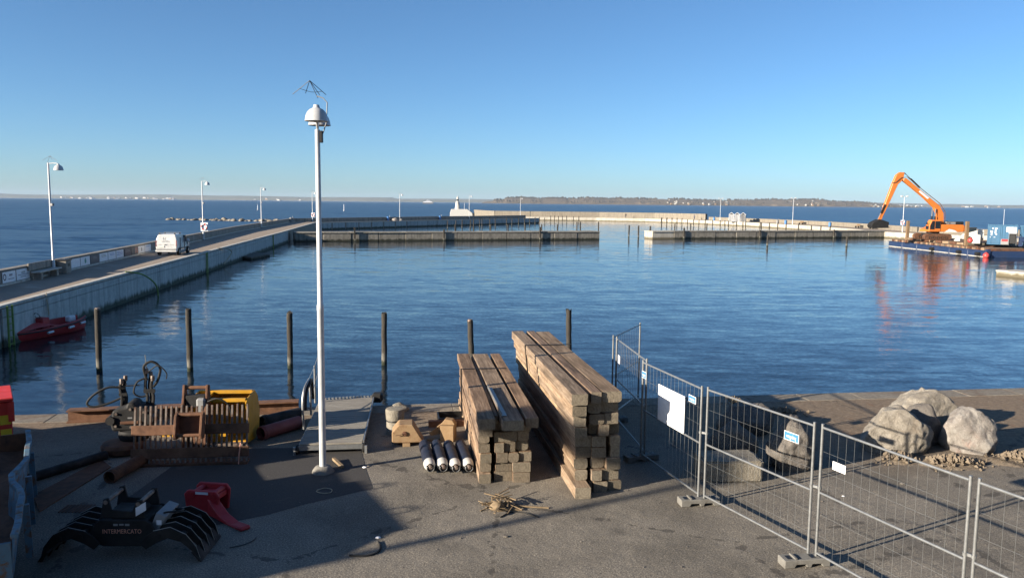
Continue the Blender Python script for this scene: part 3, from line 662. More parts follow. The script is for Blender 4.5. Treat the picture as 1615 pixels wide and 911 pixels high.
rows1 = [(.0, [.22, -.06, .33, .31], [0, .02, .0]), (.02, [.21, -.07, .30, .33], [.02, .05, .0]), (.02, [.21, -.08, .21, .20, .23], [.0, .03, .03, .0]), (-.01, [.21, -.08, .17, .21, .24], [.03, .0, .02, .02]),
         (-.02, [.21, -.08, .42, .22], [0, .02, .04]), (-.02, [.24, -.03, .34, .34], [-.28, .1, .05]), (-.05, [.30, -.01, .07, -.02, .37, -.05, .23], [-.52, -.1, -.64, -.40])]
S1 = Vector((-.60, 14.58)); u1, w1, z1 = stack(S1, rzS, rows1, 5.75, .196, 'lower timber', 'beams of the lower timber stack')
rows2 = [(-.02, [.30, -.05, .07, .27, .28], [-.28, .05, .0, .0]), (.05, [.25, -.06, .20, .33], [0, .0, .02]), (.03, [.27, -.05, .28, .27], [-.02, .02, .0]), (.06, [.30, .28, -.08, .18], [.0, .02, .02]), (.05, [.31, .27, -.07, .20], [.02, .0, .0]),
         (-.0, [.24, -.07, .16, .20, .23], [-.1, .05, .0, .03]), (-.03, [.24, -.08, .29, .27], [-.12, .02, .0]), (-.07, [.27, -.05, .27, .34], [-.2, .0, .0]), (-.10, [.31, -.02, .06, .20, -.01, .38], [-.28, -.1, -.1, -.08])]
S2 = Vector((1.14, 14.12)); u2, w2, z2 = stack(S2, R(90+8.5), rows2, 6.75, .213, 'higher timber', 'beams of the higher timber stack')
def strap(org, u, w_, lx, lat0, lat1, ztop, label, left_pts):
    pts = left_pts + [(lat0, ztop), (lat1, ztop)]
    mb = MB()
    for (a, za), (b, zb) in zip(pts, pts[1:]):
        p = org + u*lx + w_*a; q_ = org + u*lx + w_*b; mb.bar((p.x, p.y, za), (q_.x, q_.y, zb), .035, .012, up=(u.x, u.y, 0) if False else (0, 0, 1))
    o = mb.build('steel_strap', MT['black']); tag(o, label, 'strap', 'steel straps round the timber')
    return o
strap(S1, u1, w1, 3.9, -.075, 1.0, z1+.012, 'black steel strap across the top of the lower timber stack', [(-.05, .25), (-.07, .9)])
strap(S2, u2, w2, 4.6, -.135, 1.0, z2+.012, 'black steel strap across the top of the higher timber stack', [(-.06, 1.2), (-.1, 1.6)])
p0, p1_ = S1 + u1*-.35 + w1*.44, S1 + u1*1.9 + w1*.40
mb = MB(); mb.bar((0, 0, 0), (2.25, 0, 0), .10, .012); mb.bar((0, .046, .03), (2.25, .046, .03), .010, .07)
o = mb.build('steel_angle', MT['galv'], None, (p0.x, p0.y, z1+.016), math.atan2((p1_-p0).y, (p1_-p0).x)); tag(o, 'loose grey steel angle bar lying on top of the lower timber stack', 'steel bar')

# ------------------------------------------------------------------ gas cylinders
def cylinder(p, q_, label):
    p, q_ = Vector(p), Vector(q_); d = (q_-p).normalized(); r = empty('gas_cylinder', (p.x, p.y, 0), math.atan2(d.y, d.x), label, 'gas cylinder', 'gas cylinders by the timber')
    mx = Matrix.Translation((0, 0, .118)) @ Matrix.Rotation(R(90), 4, 'Y')
    MB().lathe([(.118, .30), (.118, 1.50), (.112, 1.545), (.075, 1.565), (0, 1.56)], 22, mx).build('body', MT['cyl_blue'], r, smooth=True)
    MB().lathe([(.06, .10), (.095, .13), (.114, .19), (.119, .25), (.119, .299)], 22, mx).build('shoulder', MT['cyl_white'], r, smooth=True)
    MB().lathe([(.045, .11), (.045, .02), (.03, .015), (.02, .0), (.0, .0)], 12, mx).build('valve', MT['rust_worn'], r, smooth=True)
    MB().lathe([(.078, .13), (.078, .0), (.07, -.01), (.068, 0), (.07, .13)], 18, mx, R(-115), R(115)).build('valve_guard', MT['galv'], r, smooth=True)
    return r
for k, lab in enumerate(('leftmost of the four dark blue gas cylinders lying by the timber', 'second gas cylinder from the left, valve ring pointing down', 'third gas cylinder from the left in the row of four', 'gas cylinder lying nearest the lower timber stack')):
    x = -1.56 + .252*k; cylinder((x, 15.05 + .03*(k % 2), 0), (x-.30, 16.6 + .04*k, 0), lab)

# ------------------------------------------------------------------ quay clutter: bollard, buff blocks, gangway
o = empty('mooring_bollard', (-2.66, 17.8, 0), .3, 'round lichened concrete bollard beside the gangway', 'bollard')
MB().lathe([(0, .0), (.195, 0), (.20, .27), (.188, .285), (.188, .315), (.205, .33), (.222, .54), (.205, .58), (.12, .595), (0, .59)], 18).build('post', MT['old_conc'], o, smooth=True)
MB().lathe([(.190, .286), (.198, .30), (.190, .314)], 18).build('groove_band', MT['black'], o)
def boulder(name, c, d, seed, mat, label, sub=4, cat='boulder', group=None, rz=0.0, cuts=6, rough=.10):
    bm = bmesh.new(); bmesh.ops.create_icosphere(bm, subdivisions=sub, radius=1.0); g = random.Random(seed)
    planes = [(Vector((g.uniform(-1, 1), g.uniform(-1, 1), g.uniform(-.3, 1))).normalized(), g.uniform(.66, .93)) for _ in range(cuts)]
    for v in bm.verts:
        p = v.co.copy()
        for n_, dd in planes:
            e = p.dot(n_) - dd
            if e > 0: p -= n_*e*.97
        p *= 1 - rough*.32*max(0, .25-abs(mnoise.noise(p*2.1 + Vector((seed*.7, 3, 1))))) / .25 + rough*mnoise.noise(p*1.4 + Vector((seed*3.1, 0, 0))) + rough*.45*mnoise.noise(p*4.0 + Vector((0, seed*1.7, 0))) + rough*.2*mnoise.noise(p*9.0)
        if p.z < -.55: p.z = -.55 + (p.z+.55)*.15
        v.co = Vector((p.x*d[0], p.y*d[1], (p.z+.55)*d[2]/1.45))
    me = bpy.data.meshes.new(name); bm.to_mesh(me); bm.free(); me.materials.append(mat)
    for p in me.polygons: p.use_smooth = True
    o = bpy.data.objects.new(name, me); COL.objects.link(o); o.location = c; o.rotation_euler = (0, 0, rz)
    if label: tag(o, label, cat, group)
    return o
boulder('rubble_lump', (-2.82, 19.75, 0), (.24, .2, .2), 5, MT['old_conc'], 'small lump of rubble on the quay edge behind the bollard', 3, 'rubble')
o = empty('counterweight', (-2.28, 17.05, 0), .12, 'buff painted steel counterweight with sloping sides beside the bollard', 'counterweight')
MB().prism([(-.33, .07), (.36, .07), (.12, .47), (-.18, .47), (-.33, .30)], -.22, .24, 'y').build('body', MT['buff'], o, bevel=.015)
MB().box(-.1, .06, -.27, -.19, .0, .068).build('foot_block', MT['buff'], o); MB().box(-.2, .25, -.1, .2, .0, .069).build('skid', MT['rust'], o)
MB().lathe([(.05, 0), (.05, .03), (.02, .035), (0, .035)], 10, Matrix.Translation((-.06, -.22, .28)) @ Matrix.Rotation(R(90), 4, 'X')).build('lug', MT['rust'], o)
MB().tube([(-.06, -.25, .28), (-.15, -.27, .265), (-.25, -.262, .25)], .008, 5).build('pin_chain', MT['rust'], o)
o = empty('folded_board_box', (-1.55, 17.35, 0), -.1, 'open buff board box standing behind the gas cylinders', 'box')
for m_, nm in ((MB().prism([(-.3, .18), (.02, .40), (.05, .38), (-.02, .14), (-.26, .12)], -.05, -.02, 'y', Matrix.Rotation(R(25), 4, 'Z')), 'side_board'), (MB().box(.0, .30, -.18, .24, .0, .36), 'carton'), (MB().prism([(.0, .362), (.32, .37), (.26, .47), (.1, .49)], -.1, .1, 'y'), 'flap')):
    m_.build(nm, MT['buff'], o, bevel=.006)
MB().box(-.3, -.02, -.2, .2, 0, .05).build('base_board', MT['stick'], o)
o = MB().bar((0, 0, .07), (2.0, .12, .07), .15, .14).build('timber_baulk', MT['rust_light'], None, (-1.95, 18.35, .0), .1); tag(o, 'short rusty brown baulk lying behind the buff box', 'baulk')
o = empty('black_tray', (-1.05, 18.9, 0), .15, 'low black rubber tray lying beside the lower timber stack', 'tray')
MB().box(-.7, .5, -.3, .3, 0, .03).build('base', MT['black'], o)
for a in ((-.7, .5, -.33, -.3), (-.7, .5, .3, .33), (-.73, -.7, -.33, .33)): MB().box(a[0], a[1], a[2], a[3], 0, .16).build('rim', MT['black'], o)

fl, fr, bl, br = at(472, 700, .22), at(571, 697, .22), at(504, 631, .25), at(588, 626, .25)
gw = empty('gangway', (fl.x, fl.y, 0), 0, 'wheeled grey gangway ramp with timber deck behind the lamp post', 'gangway')
O = Vector((fl.x, fl.y, 0)); fl, fr, bl, br = fl-O, fr-O, bl-O, br-O
NP = 22
for k in range(NP):
    a0, a1 = (k+.04)/NP, (k+.96)/NP
    p = [fl.lerp(bl, a0), fr.lerp(br, a0), fr.lerp(br, a1), fl.lerp(bl, a1)]
    MB().hexa([tuple(v - Vector((0, 0, .035))) for v in p] + [tuple(v + Vector((0, 0, rnd.uniform(0, .004)))) for v in p]).build('deck_plank', MT['deck_wood'], gw, bevel=.004)
for (a, b, nm) in ((fl, bl, 'side_rail'), (fr, br, 'side_rail'), (fl, fr, 'end_rail'), (bl, br, 'end_rail')):
    dv = (b-a).normalized(); MB().bar(a - dv*.03 + Vector((0, 0, -.085)), b + dv*.03 + Vector((0, 0, -.085)), .05, .095).build(nm, MT['galv'], gw)
MB().bar(fr + Vector((.03, 0, .02)), br + Vector((.03, 0, .02)), .03, .06).build('kick_rail', MT['galv'], gw)
for (p, sx) in ((fl, -1), (fr, 1)):
    mx = Matrix.Translation(p + Vector((sx*.04, .02, -.122))) @ Matrix.Rotation(R(90), 4, 'Y')
    wh = MB().lathe([(.03, -.035), (.08, -.035), (.098, -.02), (.098, .02), (.08, .035), (.03, .035)], 16, mx).build('wheel', MT['rubber'], gw, smooth=True)
    MB().bar(p + Vector((sx*.09, -.05, -.218)), p + Vector((sx*.09, -.05, -.05)), .05).build('jack_leg', MT['galv'], gw)
MB().box(br.x-.02, br.x+.26, br.y-.14, br.y+.14, br.z-.12, br.z+.12).build('end_roller', MT['rubber'], gw, bevel=.05)
for k in range(15):
    p = bl.lerp(br, (k+.5)/15); MB().bar(p + Vector((-.03, .06, .02)), p + Vector((.03, .06, .02)), .09, .04).build('comb_tooth', MT['galv'], gw)
lpq = [fl.lerp(bl, .30), fl.lerp(bl, .62)]
loop = spline([lpq[0] + Vector((-.05, 0, 0)), lpq[0] + Vector((-.07, 0, .55)), lpq[0] + Vector((-.06, .12, .88)), lpq[0] + Vector((-.05, .45, 1.0)), lpq[1] + Vector((-.06, -.05, .85)), lpq[1] + Vector((-.05, 0, .5)), lpq[1] + Vector((-.04, 0, 0))], 5)
MB().tube(loop, .026, 8).build('handrail_loop', MT['galv'], gw, smooth=True)
lp2 = [v + Vector((.05, .05, -.02)) for v in loop[4:-4]]; MB().tube(lp2, .034, 7).build('hose_on_rail', MT['rubber'], gw, smooth=True)
pb = bl + Vector((-.05, -.25, 0)); MB().tube([pb, pb + Vector((0, 0, .95))], .024, 8).build('rail_post', MT['galv'], gw)
MB().tube([loop[14], pb + Vector((0, 0, .93)), pb + Vector((.05, .6, 1.35))], .010, 5).build('rail_wire', MT['galv'], gw)
MB().tube([lpq[1] + Vector((-.05, 0, .35)), pb + Vector((0, 0, .5)), pb + Vector((.05, .6, .95))], .010, 5).build('rail_wire', MT['galv'], gw)
o = MB().bar((0, 0, .06), (.28, -.42, .03), .06, .05).build('wood_stick', MT['stick'], None, (-3.62, 15.75, 0)); tag(o, 'short piece of wood leaning by the lamp post base', 'wood')

# ------------------------------------------------------------------ site fence
def panel(a, b, label, zf=.10, h=2.0):
    a, b = Vector(a), Vector(b); d = b-a; L = d.length; r = empty('site_fence', (a.x, a.y, 0), math.atan2(d.y, d.x), label, 'fence panel', 'temporary fence panels')
    T = .021
    for x in (0, L):
        MB().tube([(x, 0, zf-.02), (x, 0, zf+h+.035)], T, 10).build('post', MT['galv'], r, smooth=True)
    for z, nm in ((zf+.07, 'bottom_rail'), (zf+h*.5, 'middle_rail'), (zf+h-.02, 'top_rail')):
        MB().tube([(T*.8, 0, z), (L-T*.8, 0, z)], T*.85, 8).build(nm, MT['galv'], r, smooth=True)
    mb = MB(); n = int(L/.148)
    for k in range(1, n):
        x = L*k/n + rnd.uniform(-.003, .003); mb.tube([(x, .016, zf+.07), (x+rnd.uniform(-.004, .004), .018, zf+h*.5), (x, .016, zf+h-.02)], 0.0020, 4, False)
    for z in (.34, .66, 1.32, 1.62): mb.tube([(0, .02, zf+z*h/2), (L, .02, zf+z*h/2)], 0.0020, 4, False)
    mb.build('wire_mesh', MT['wire'], r)
    return r, L
pts = [((3.45, 21.05), (2.47, 18.98)), ((2.53, 18.78), (2.80, 16.10)), ((2.70, 15.95), (3.36, 13.67)), ((3.45, 13.60), (4.48, 11.40)), ((4.565, 11.31), (5.47, 9.12)), ((5.53, 9.04), (6.42, 6.85))]
labs = ['farthest fence panel, running out to the water edge', 'fence panel behind the higher timber stack with a small white tag', 'fence panel carrying the large blank white sheet', 'fence panel in front of the concrete block with a blue sign at its corner',
        'fence panel in front of the boulders with a small white plate', 'fence panel cut off by the right bottom corner of the picture']
PAN = [panel(a, b, l) for (a, b), l in zip(pts, labs)]
foot = None
for k, ((x, y), lab) in enumerate([((4.46, 11.28), 'concrete fence foot nearest the camera, between the two middle panels'), ((3.36, 13.62), 'concrete fence foot below the corner of the white sheet panel'), ((2.72, 16.02), 'concrete fence foot in the shadow of the higher timber stack'),
                         ((2.50, 18.88), 'farthest concrete fence foot near the water edge'), ((5.50, 9.08), 'concrete fence foot at the right bottom picture edge')]):
    if foot is None:
        foot = empty('fence_ballast', (x, y, 0), 0, lab, 'fence foot', 'concrete fence feet'); b = MB()
        b.prism([(-.36, 0), (-.20, 0), (-.17, .05), (-.02, .05), (0, 0), (.06, 0), (.08, .05), (.22, .05), (.25, 0), (.36, 0), (.36, .125), (-.36, .125)], -.115, .115, 'y'); b.build('block', MT['conc_foot'], foot, bevel=.01)
        for hx in (-.25, -.11, .12, .25):
            MB().box(hx-.035, hx+.035, -.06, .06, .1255, .128).build('post_hole', MT['black'], foot)
        MB().box(-.19, -.16, -.10, .10, .1255, .15).build('lifting_bar', MT['conc_foot'], foot)
        f_ = foot
    else:
        f_ = copy_tree(foot); tag(f_, lab)
    f_.location = (x + (-.08 if k == 0 else .0), y, 0); f_.rotation_euler = (0, 0, R(8) if k < 2 else R(20))
for k in (1, 2, 3, 4):
    a = Vector(pts[k][1]); b = Vector(pts[k+1 if k < 5 else k][0]) if k+1 < len(pts) else a
    c_ = empty('fence_coupler', (a.x, a.y, 1.17 if k != 2 else 1.30), math.atan2(b.y-a.y, b.x-a.x), ['', 'steel clamp joining the panels behind the higher timber stack', 'steel clamp joining the white sheet panel to its right neighbour', 'steel clamp between the blue sign and the white plate', 'steel clamp near the right bottom picture corner'][k], 'clamp', 'fence clamps')
    MB().lathe([(.024, -.02), (.031, -.02), (.031, .02), (.024, .02)], 10).build('collar', MT['galv'], c_); L = (b-a).length
    MB().lathe([(.024, -.02), (.031, -.02), (.031, .02), (.024, .02)], 10, Matrix.Translation((L, 0, 0))).build('collar', MT['galv'], c_)
    MB().box(.02, L-.02, -.008, .008, -.018, .018).build('link', MT['galv'], c_)
def fence_sign(k, u, z, w, h, mat, label, cat='sign', name='fence_sign'):
    r, L = PAN[k]; a = r.rotation_euler.z; d = Vector((math.cos(a), math.sin(a))); n = Vector((d.y, -d.x))
    if n.dot(Vector((0, 0)) - Vector(r.location[:2])) < 0: n = -n
    p = Vector(r.location[:2]) + d*u + n*.030
    o = empty(name, (p.x, p.y, z), a, label, cat)
    MB().box(-w/2, w/2, -.004, .004, -h/2, h/2).build('plate', mat, o); return o, n, a
def face_rot(k): 
    a = PAN[k][0].rotation_euler.z; return a
# the sign fronts face the camera: local -y or +y depending on the panel's run
o, n, a = fence_sign(2, 1.30, 1.46, 1.06, .70, MT['sheet_white'], 'large blank white sheet tied to the fence panel')
for sx, sz in ((-.53, .33), (.53, .33), (-.53, -.33), (.53, -.33)): MB().tube([(sx, -.006, sz), (sx, -.012, sz)], .012, 6).build('eyelet', MT['grey'], o)
def lettered(k, u, z, w, h, label, txt):
    o, n, a = fence_sign(k, u, z, w, h, MT['sign_white'], label)
    MB().box(-w/2+.01, w/2-.01, -.0075, -.0045, -h/2+.01, h/2-.01).build('blue_field', MT['sign_blue'], o)
    text_part('lettering', txt, h*.62, MT['sign_white'], o, (0, -.0085, .0), (R(90), 0, 0), squash=.62*w/(h*2.55), extrude=.0006)
lettered(3, 2.02, 1.80, .30, .135, 'blue and white lettered sign on the fence before the lone boulder', 'wangedang')
lettered(2, 2.10, 1.83, .26, .125, 'blue and white lettered sign right of the large white sheet', 'wangedang')
lettered(2, .12, 1.85, .2, .14, 'small blue and white sign at the left end of the white sheet panel', 'wangedang')
fence_sign(4, .38, 1.60, .24, .12, MT['sheet_white'], 'small blank white plate on the fence before the boulders', 'plate', 'fence_notice')
fence_sign(1, .38, 1.62, .18, .26, MT['sheet_white'], 'small white tag on the far fence by the water', 'plate', 'fence_notice')

# ------------------------------------------------------------------ boulders, concrete block, earth
boulder('boulder', (8.45, 17.0, -.03), (.80, .66, 1.0), 11, MT['rock'], 'big buff boulder at the left of the boulder heap', 5, rz=.3, cuts=14, rough=.13)
boulder('boulder', (10.15, 17.2, -.03), (.72, .64, .98), 23, MT['rock_pink'], 'pinkish grey boulder at the right of the boulder heap', 5, rz=1.0, cuts=12, rough=.12)
boulder('boulder', (9.95, 18.75, -.03), (.94, .64, .96), 37, MT['rock'], 'broad pale boulder at the back of the boulder heap', 5, rz=.1, cuts=12, rough=.13)
boulder('boulder', (9.35, 17.6, -.03), (.42, .45, .86), 41, MT['rock_dark'], 'dark shaded boulder wedged in the middle of the boulder heap', 4, rz=.6)
boulder('boulder', (5.72, 15.75, -.02), (.50, .46, 1.0), 71, MT['rock_dark'], 'lone tall boulder behind the fence under the blue sign', 5, rz=.9, cuts=4, rough=.14)
boulder('boulder', (4.72, 16.5, -.02), (.62, .5, .72), 59, MT['rock_dark'], 'shadowed boulder behind the pale concrete block', 4, rz=.5)
boulder('boulder', (5.5, 18.2, -.02), (.75, .55, .75), 61, MT['rock_dark'], 'shadowed boulder furthest back behind the lone tall boulder', 4, rz=.5)
cb = boulder('concrete_block', (4.28, 15.15, 0), (.1, .1, .1), 3, MT['old_conc'], 'broken pale concrete block behind the fence', 2, 'concrete block')
bm = bmesh.new(); bmesh.ops.create_cube(bm, size=1.0); bmesh.ops.bevel(bm, geom=bm.edges[:], offset=.05, segments=2, affect='EDGES'); bmesh.ops.subdivide_edges(bm, edges=bm.edges[:], cuts=4, use_grid_fill=True)
for v in bm.verts:
    p = v.co; v.co = Vector((p.x*1.16, p.y*.78, (p.z+.5)*.40)) * (1 + .035*mnoise.noise(p*5.0) + .03*mnoise.noise(p*11.0))
bm.to_mesh(cb.data); bm.free(); cb.rotation_euler = (0, 0, .05)
def earth(name, c, d, n, seed, label):
    g = random.Random(seed); mb = MB(); N = 16
    for j in range(N+1):
        for i in range(N+1):
            x, y = (i/N-.5)*2, (j/N-.5)*2; r_ = math.hypot(x, y); h = max(0, 1-r_**1.6) * (.6 + .7*abs(mnoise.noise((x*3+seed, y*3, 0)))) ; mb.v.append((x*d[0], y*d[1], -.015 + h*d[2]*.7))
    for j in range(N):
        for i in range(N): a = j*(N+1)+i; mb.f.append((a, a+1, a+N+2, a+N+1))
    for k in range(n):
        r_ = abs(g.gauss(0, .5)); a = g.uniform(0, 6.28); x, y = r_*math.cos(a)*d[0], r_*math.sin(a)*d[1]; s = g.uniform(.015, .075) * (1.2 - min(1, r_)*.5); z = max(0, 1-r_**1.6)*d[2]*.6
        vs_ = []
        for (ux, uy, uz) in ((1, 0, 0), (0, 1, 0), (-1, 0, 0), (0, -1, 0), (0, 0, 1), (0, 0, -.6)): vs_.append((x + (ux+g.uniform(-.3, .3))*s, y + (uy+g.uniform(-.3, .3))*s, z + (uz+g.uniform(-.25, .25))*s + s*.3))
        mb.add(vs_, [(0, 1, 4), (1, 2, 4), (2, 3, 4), (3, 0, 4), (1, 0, 5), (2, 1, 5), (3, 2, 5), (0, 3, 5)])
    o = mb.build(name, MT['earth'], None, c); tag(o, label, 'earth', None, 'stuff'); return o
earth('loose_earth', (8.15, 16.2, 0), (.5, .35, .20), 150, 1, 'clods of loose earth below the big buff boulder')
earth('loose_earth', (9.15, 15.95, 0), (.75, .4, .22), 260, 2, 'clods of loose earth before the middle of the boulder heap')
earth('loose_earth', (10.75, 16.2, 0), (.85, .45, .22), 260, 3, 'heap of loose earth right of the pinkish boulder')
earth('loose_earth', (6.9, 19.9, 0), (.9, .4, .10), 120, 4, 'low scatter of loose earth near the quay edge')
o = empty('dry_twigs', (5.15, 18.0, .62), .4, 'tuft of dry orange twigs on the shadowed boulders', 'twigs')
for k in range(12):
    a = rnd.uniform(0, 6.28); l = rnd.uniform(.12, .32); MB().tube([(0, 0, .1), (l*math.cos(a)*.6, l*math.sin(a)*.6, .17+rnd.uniform(0, .1)), (l*math.cos(a), l*math.sin(a), .1+rnd.uniform(-.05, .05))], [.014, .01, .005], 5).build('twig', MT['stick'], o)
# kindling heap in front of the stacks
o = empty('kindling_heap', (-.18, 13.38, 0), 0, 'small heap of splintered sticks and bark on the asphalt before the timber', 'stick heap')
for k in range(34):
    a = rnd.uniform(0, 6.28); l = rnd.uniform(.12, .5); x, y = rnd.gauss(0, .13), rnd.gauss(0, .09); z = rnd.uniform(.015, .26) * max(.1, 1-abs(x)*2.4); b = rnd.uniform(-.18, .25)
    MB().bar((x-l/2*math.cos(a), y-l/2*math.sin(a), max(.01, z-b*l*.5)), (x+l/2*math.cos(a), y+l/2*math.sin(a), max(.01, z+b*l*.5)), rnd.uniform(.012, .035), rnd.uniform(.008, .02)).build('stick', MT['stick'], o)
MB().bar((.2, .02, .03), (.86, -.03, .015), .03, .02).build('stick', MT['stick'], o); MB().bar((-.05, -.2, .02), (.38, -.13, .012), .025, .02).build('stick', MT['stick'], o)
boulder('bark_lump', (-.23, 13.3, 0), (.14, .11, .13), 77, MT['stick'], 'lump of pale bark at the front of the stick heap', 3, 'bark')
def hose(name, pts, r, mat, label, cat):
    o = MB().tube(spline(pts, 5), r, 7).build(name, mat, smooth=True); return tag(o, label, cat)
def gp(px, py, z=.012): return tuple(at(px, py, z))
hose('rubber_hose', [gp(551, 875), gp(575, 876), gp(592, 872), gp(600, 864), gp(597, 853)], .016, MT['rubber'], 'short curved black hose at the edge of the building shadow', 'hose')
hose('rubber_strip', [gp(789, 815), gp(806, 807), gp(828, 808), gp(849, 815)], .010, MT['rubber'], 'thin arched black rubber strip before the stick heap', 'rubber strip')
hose('wire_offcut', [gp(362, 863), gp(385, 858), gp(400, 851), gp(404, 846)], .007, MT['black'], 'thin wire trailing from the tip of the red ripper', 'wire')
hose('rope_coil', [gp(500, 772), gp(512, 769), gp(523, 771), gp(521, 776), gp(508, 777), gp(499, 774), gp(507, 770)], .007, MT['rope'], 'small coil of thin rope on the dark asphalt patch', 'rope')
for k, (px, py, s) in enumerate([(596, 848, .05), (575, 737, .05), (581, 735, .04), (698, 727, .04), (706, 725, .03), (1330, 782, .03), (1424, 763, .06), (1297, 790, .03), (798, 846, .05), (941, 762, .04)]):
    p = at(px, py); boulder('litter_chip', (p.x, p.y, 0), (s, s*.7, s*.5), 100+k, MT['sheet_white' if k in (0, 1, 3, 5) else 'rock_dark'], ['white chip beside the curved black hose', 'white chip right of the lamp post base', 'dark chip right of the lamp post base', 'white chip just left of the gas cylinders', 'dark chip just left of the gas cylinders', 'white chip behind the near fence panel', 'dark stone chip before the boulder heap', 'dark stone chip beside the fence ballast', 'dark chip on bare asphalt below the stick heap', 'dark chip between the stick heap and the higher timber stack'][k], 2, 'litter', 'small chips on the quay')
dg_ = empty('drain_grate', tuple(at(122, 802)), .05, 'rusty slotted drain grate in the asphalt left of the grab', 'drain grate')
MB().box(-.24, .24, -.17, .17, .002, .006).build('pit', MT['black'], dg_)
for k in range(9): MB().box(-.24+k*.056, -.215+k*.056, -.17, .17, .0065, .016).build('grate_bar', MT['rust'], dg_)

g = random.Random(31); mb = MB()
for k in range(900):
    if k < 420: x, y = g.uniform(-9, 12), g.uniform(8.6, 20)
    elif k < 700: x, y = g.gauss(9.4, 1.6), g.gauss(16.3, .8)
    else: x = g.uniform(-11, 14); y = qy(x) - .8 - abs(g.gauss(0, .5))
    if y > qy(x)-.05: continue
    s_ = g.uniform(.006, .02) * (1.6 if g.random() < .08 else 1)
    mb.add([(x+s_*g.uniform(.6, 1), y, s_*.3), (x, y+s_*g.uniform(.6, 1), s_*.3), (x-s_*g.uniform(.6, 1), y, s_*.3), (x, y-s_*g.uniform(.6, 1), s_*.3), (x, y, s_*g.uniform(.6, 1.1)), (x, y, -.004)], [(0, 1, 4), (1, 2, 4), (2, 3, 4), (3, 0, 4), (1, 0, 5), (2, 1, 5), (3, 2, 5), (0, 3, 5)])
tag(mb.build('loose_grit', MT['rock_dark']), 'fine grit and pebbles scattered over the quay', 'grit', None, 'stuff')
# ------------------------------------------------------------------ left corner of the quay: bin, skip, attachments for the excavator
rb = empty('grit_container', (at(22, 705).x, at(22, 705).y, 0), R(34), 'red steel container with yellow marker squares at the left picture edge', 'container')
MB().box(-2.2, 0, 0, 1.3, .06, 1.0).build('body', MT['red_bin'], rb, bevel=.02)
MB().box(-2.24, .04, -.05, 1.34, 1.002, 1.09).build('lid', MT['red_bin'], rb, bevel=.02)
for x in (-1.6, -1.0, -.45): MB().box(x, x+.09, -.05, -.002, .1, .98).build('rib', MT['red_bin'], rb)
MB().box(-.07, .045, -.055, .0, .58, 1.0).build('corner_casting', MT['red_bin'], rb)
for z in (.52, .22): MB().box(-.22, -.02, -.013, -.004, z, z+.2).build('marker_square', MT['yellow_tape'], rb)
for x in (-2.0, -.3): MB().box(x, x+.16, .05, 1.25, 0, .058).build('skid', MT['black'], rb)

A_, B_ = at(44, 680, 1.02), at(22, 846, 1.02)          # rim of the skip's right wall, far and near end
d_ = (B_-A_); dn = Vector((d_.x, d_.y, 0)).normalized(); ln = Vector((dn.y, -dn.x, 0))   # ln points left, into the skip
if ln.x > 0: ln = -ln
sk = empty('open_skip', (A_.x, A_.y, 0), 0, 'battered blue open skip with rusty inside at the left bottom corner', 'skip')
Ls = Vector((d_.x, d_.y, 0)).length
mb = MB(); K = 14; prof = []
for k in range(K+1):
    t = k/K; bulge = .10*math.sin(t*9.0)*math.sin(t*math.pi) + .05*math.sin(t*21)*math.sin(t*math.pi)
    prof.append(dn*(t*Ls) - ln*bulge)
for i, (zz, o_) in enumerate(((.12, .12), (.45, .06), (.8, .02), (1.01, 0.0))):
    for p in prof: mb.v.append(tuple(Vector((p.x, p.y, zz)) + ln*o_))
for i in range(3):
    for k in range(K): a = i*(K+1)+k; mb.f.append((a, a+1, a+K+2, a+K+1))
so = mb.build('side_wall', MT['blue_skip'], sk, smooth=True); so.modifiers.new('thick', 'SOLIDIFY').thickness = .02
mb = MB()
for k in range(K):
    a, b = prof[k], prof[k+1]; mb.bar((a.x, a.y, 1.025), (b.x, b.y, 1.025), .085, .07)
mb.build('rim', MT['blue_skip'], sk, bevel=.01)
for t in (.25, .5, .75):
    p = dn*(t*Ls); MB().bar((p.x-ln.x*.1, p.y-ln.y*.1, .2), (p.x-ln.x*.08, p.y-ln.y*.08, .98), .09, .07, up=(dn.x, dn.y, 0)).build('side_rib', MT['blue_skip'], sk)
W_ = ln*1.8; e = dn*Ls
MB().hexa([tuple(v) for v in (ln*.1+Vector((0, 0, .1)), e+ln*.1+Vector((0, 0, .1)), e+W_+Vector((0, 0, .1)), W_+Vector((0, 0, .1)), ln*.1+Vector((0, 0, .16)), e+ln*.1+Vector((0, 0, .16)), e+W_+Vector((0, 0, .16)), W_+Vector((0, 0, .16)))]).build('floor', MT['rust'], sk)
for (p, nm, hz) in ((Vector((0, 0, 0)), 'end_wall', .92), (e, 'end_wall', .88)):
    MB().bar(p + Vector((0, 0, hz/2+.08)) + ln*.04, p + W_ + Vector((0, 0, hz/2+.08)), .04, hz).build(nm, MT['rust' if p.length < .1 else 'blue_skip'], sk)
MB().bar(W_ + Vector((0, 0, .55)), e + W_ + Vector((0, 0, .55)), .04, .9).build('side_wall', MT['rust'], sk)
mb = MB(); N = 14
for j in range(N+1):
    for i in range(N+1):
        u_, v_ = i/N, j/N; p = ln*(.06+1.7*u_) + dn*(Ls*(.02+.96*v_)); mb.v.append((p.x, p.y, (.42 + .30*(1-v_)) + .14*mnoise.noise((u_*4, v_*6, 2))))
for j in range(N):
    for i in range(N): a = j*(N+1)+i; mb.f.append((a, a+1, a+N+2, a+N+1))
tag(mb.build('skip_load', MT['rust'], None, (A_.x, A_.y, 0), smooth=True), 'rust brown rubble heaped inside the blue skip', 'rubble', None, 'stuff')

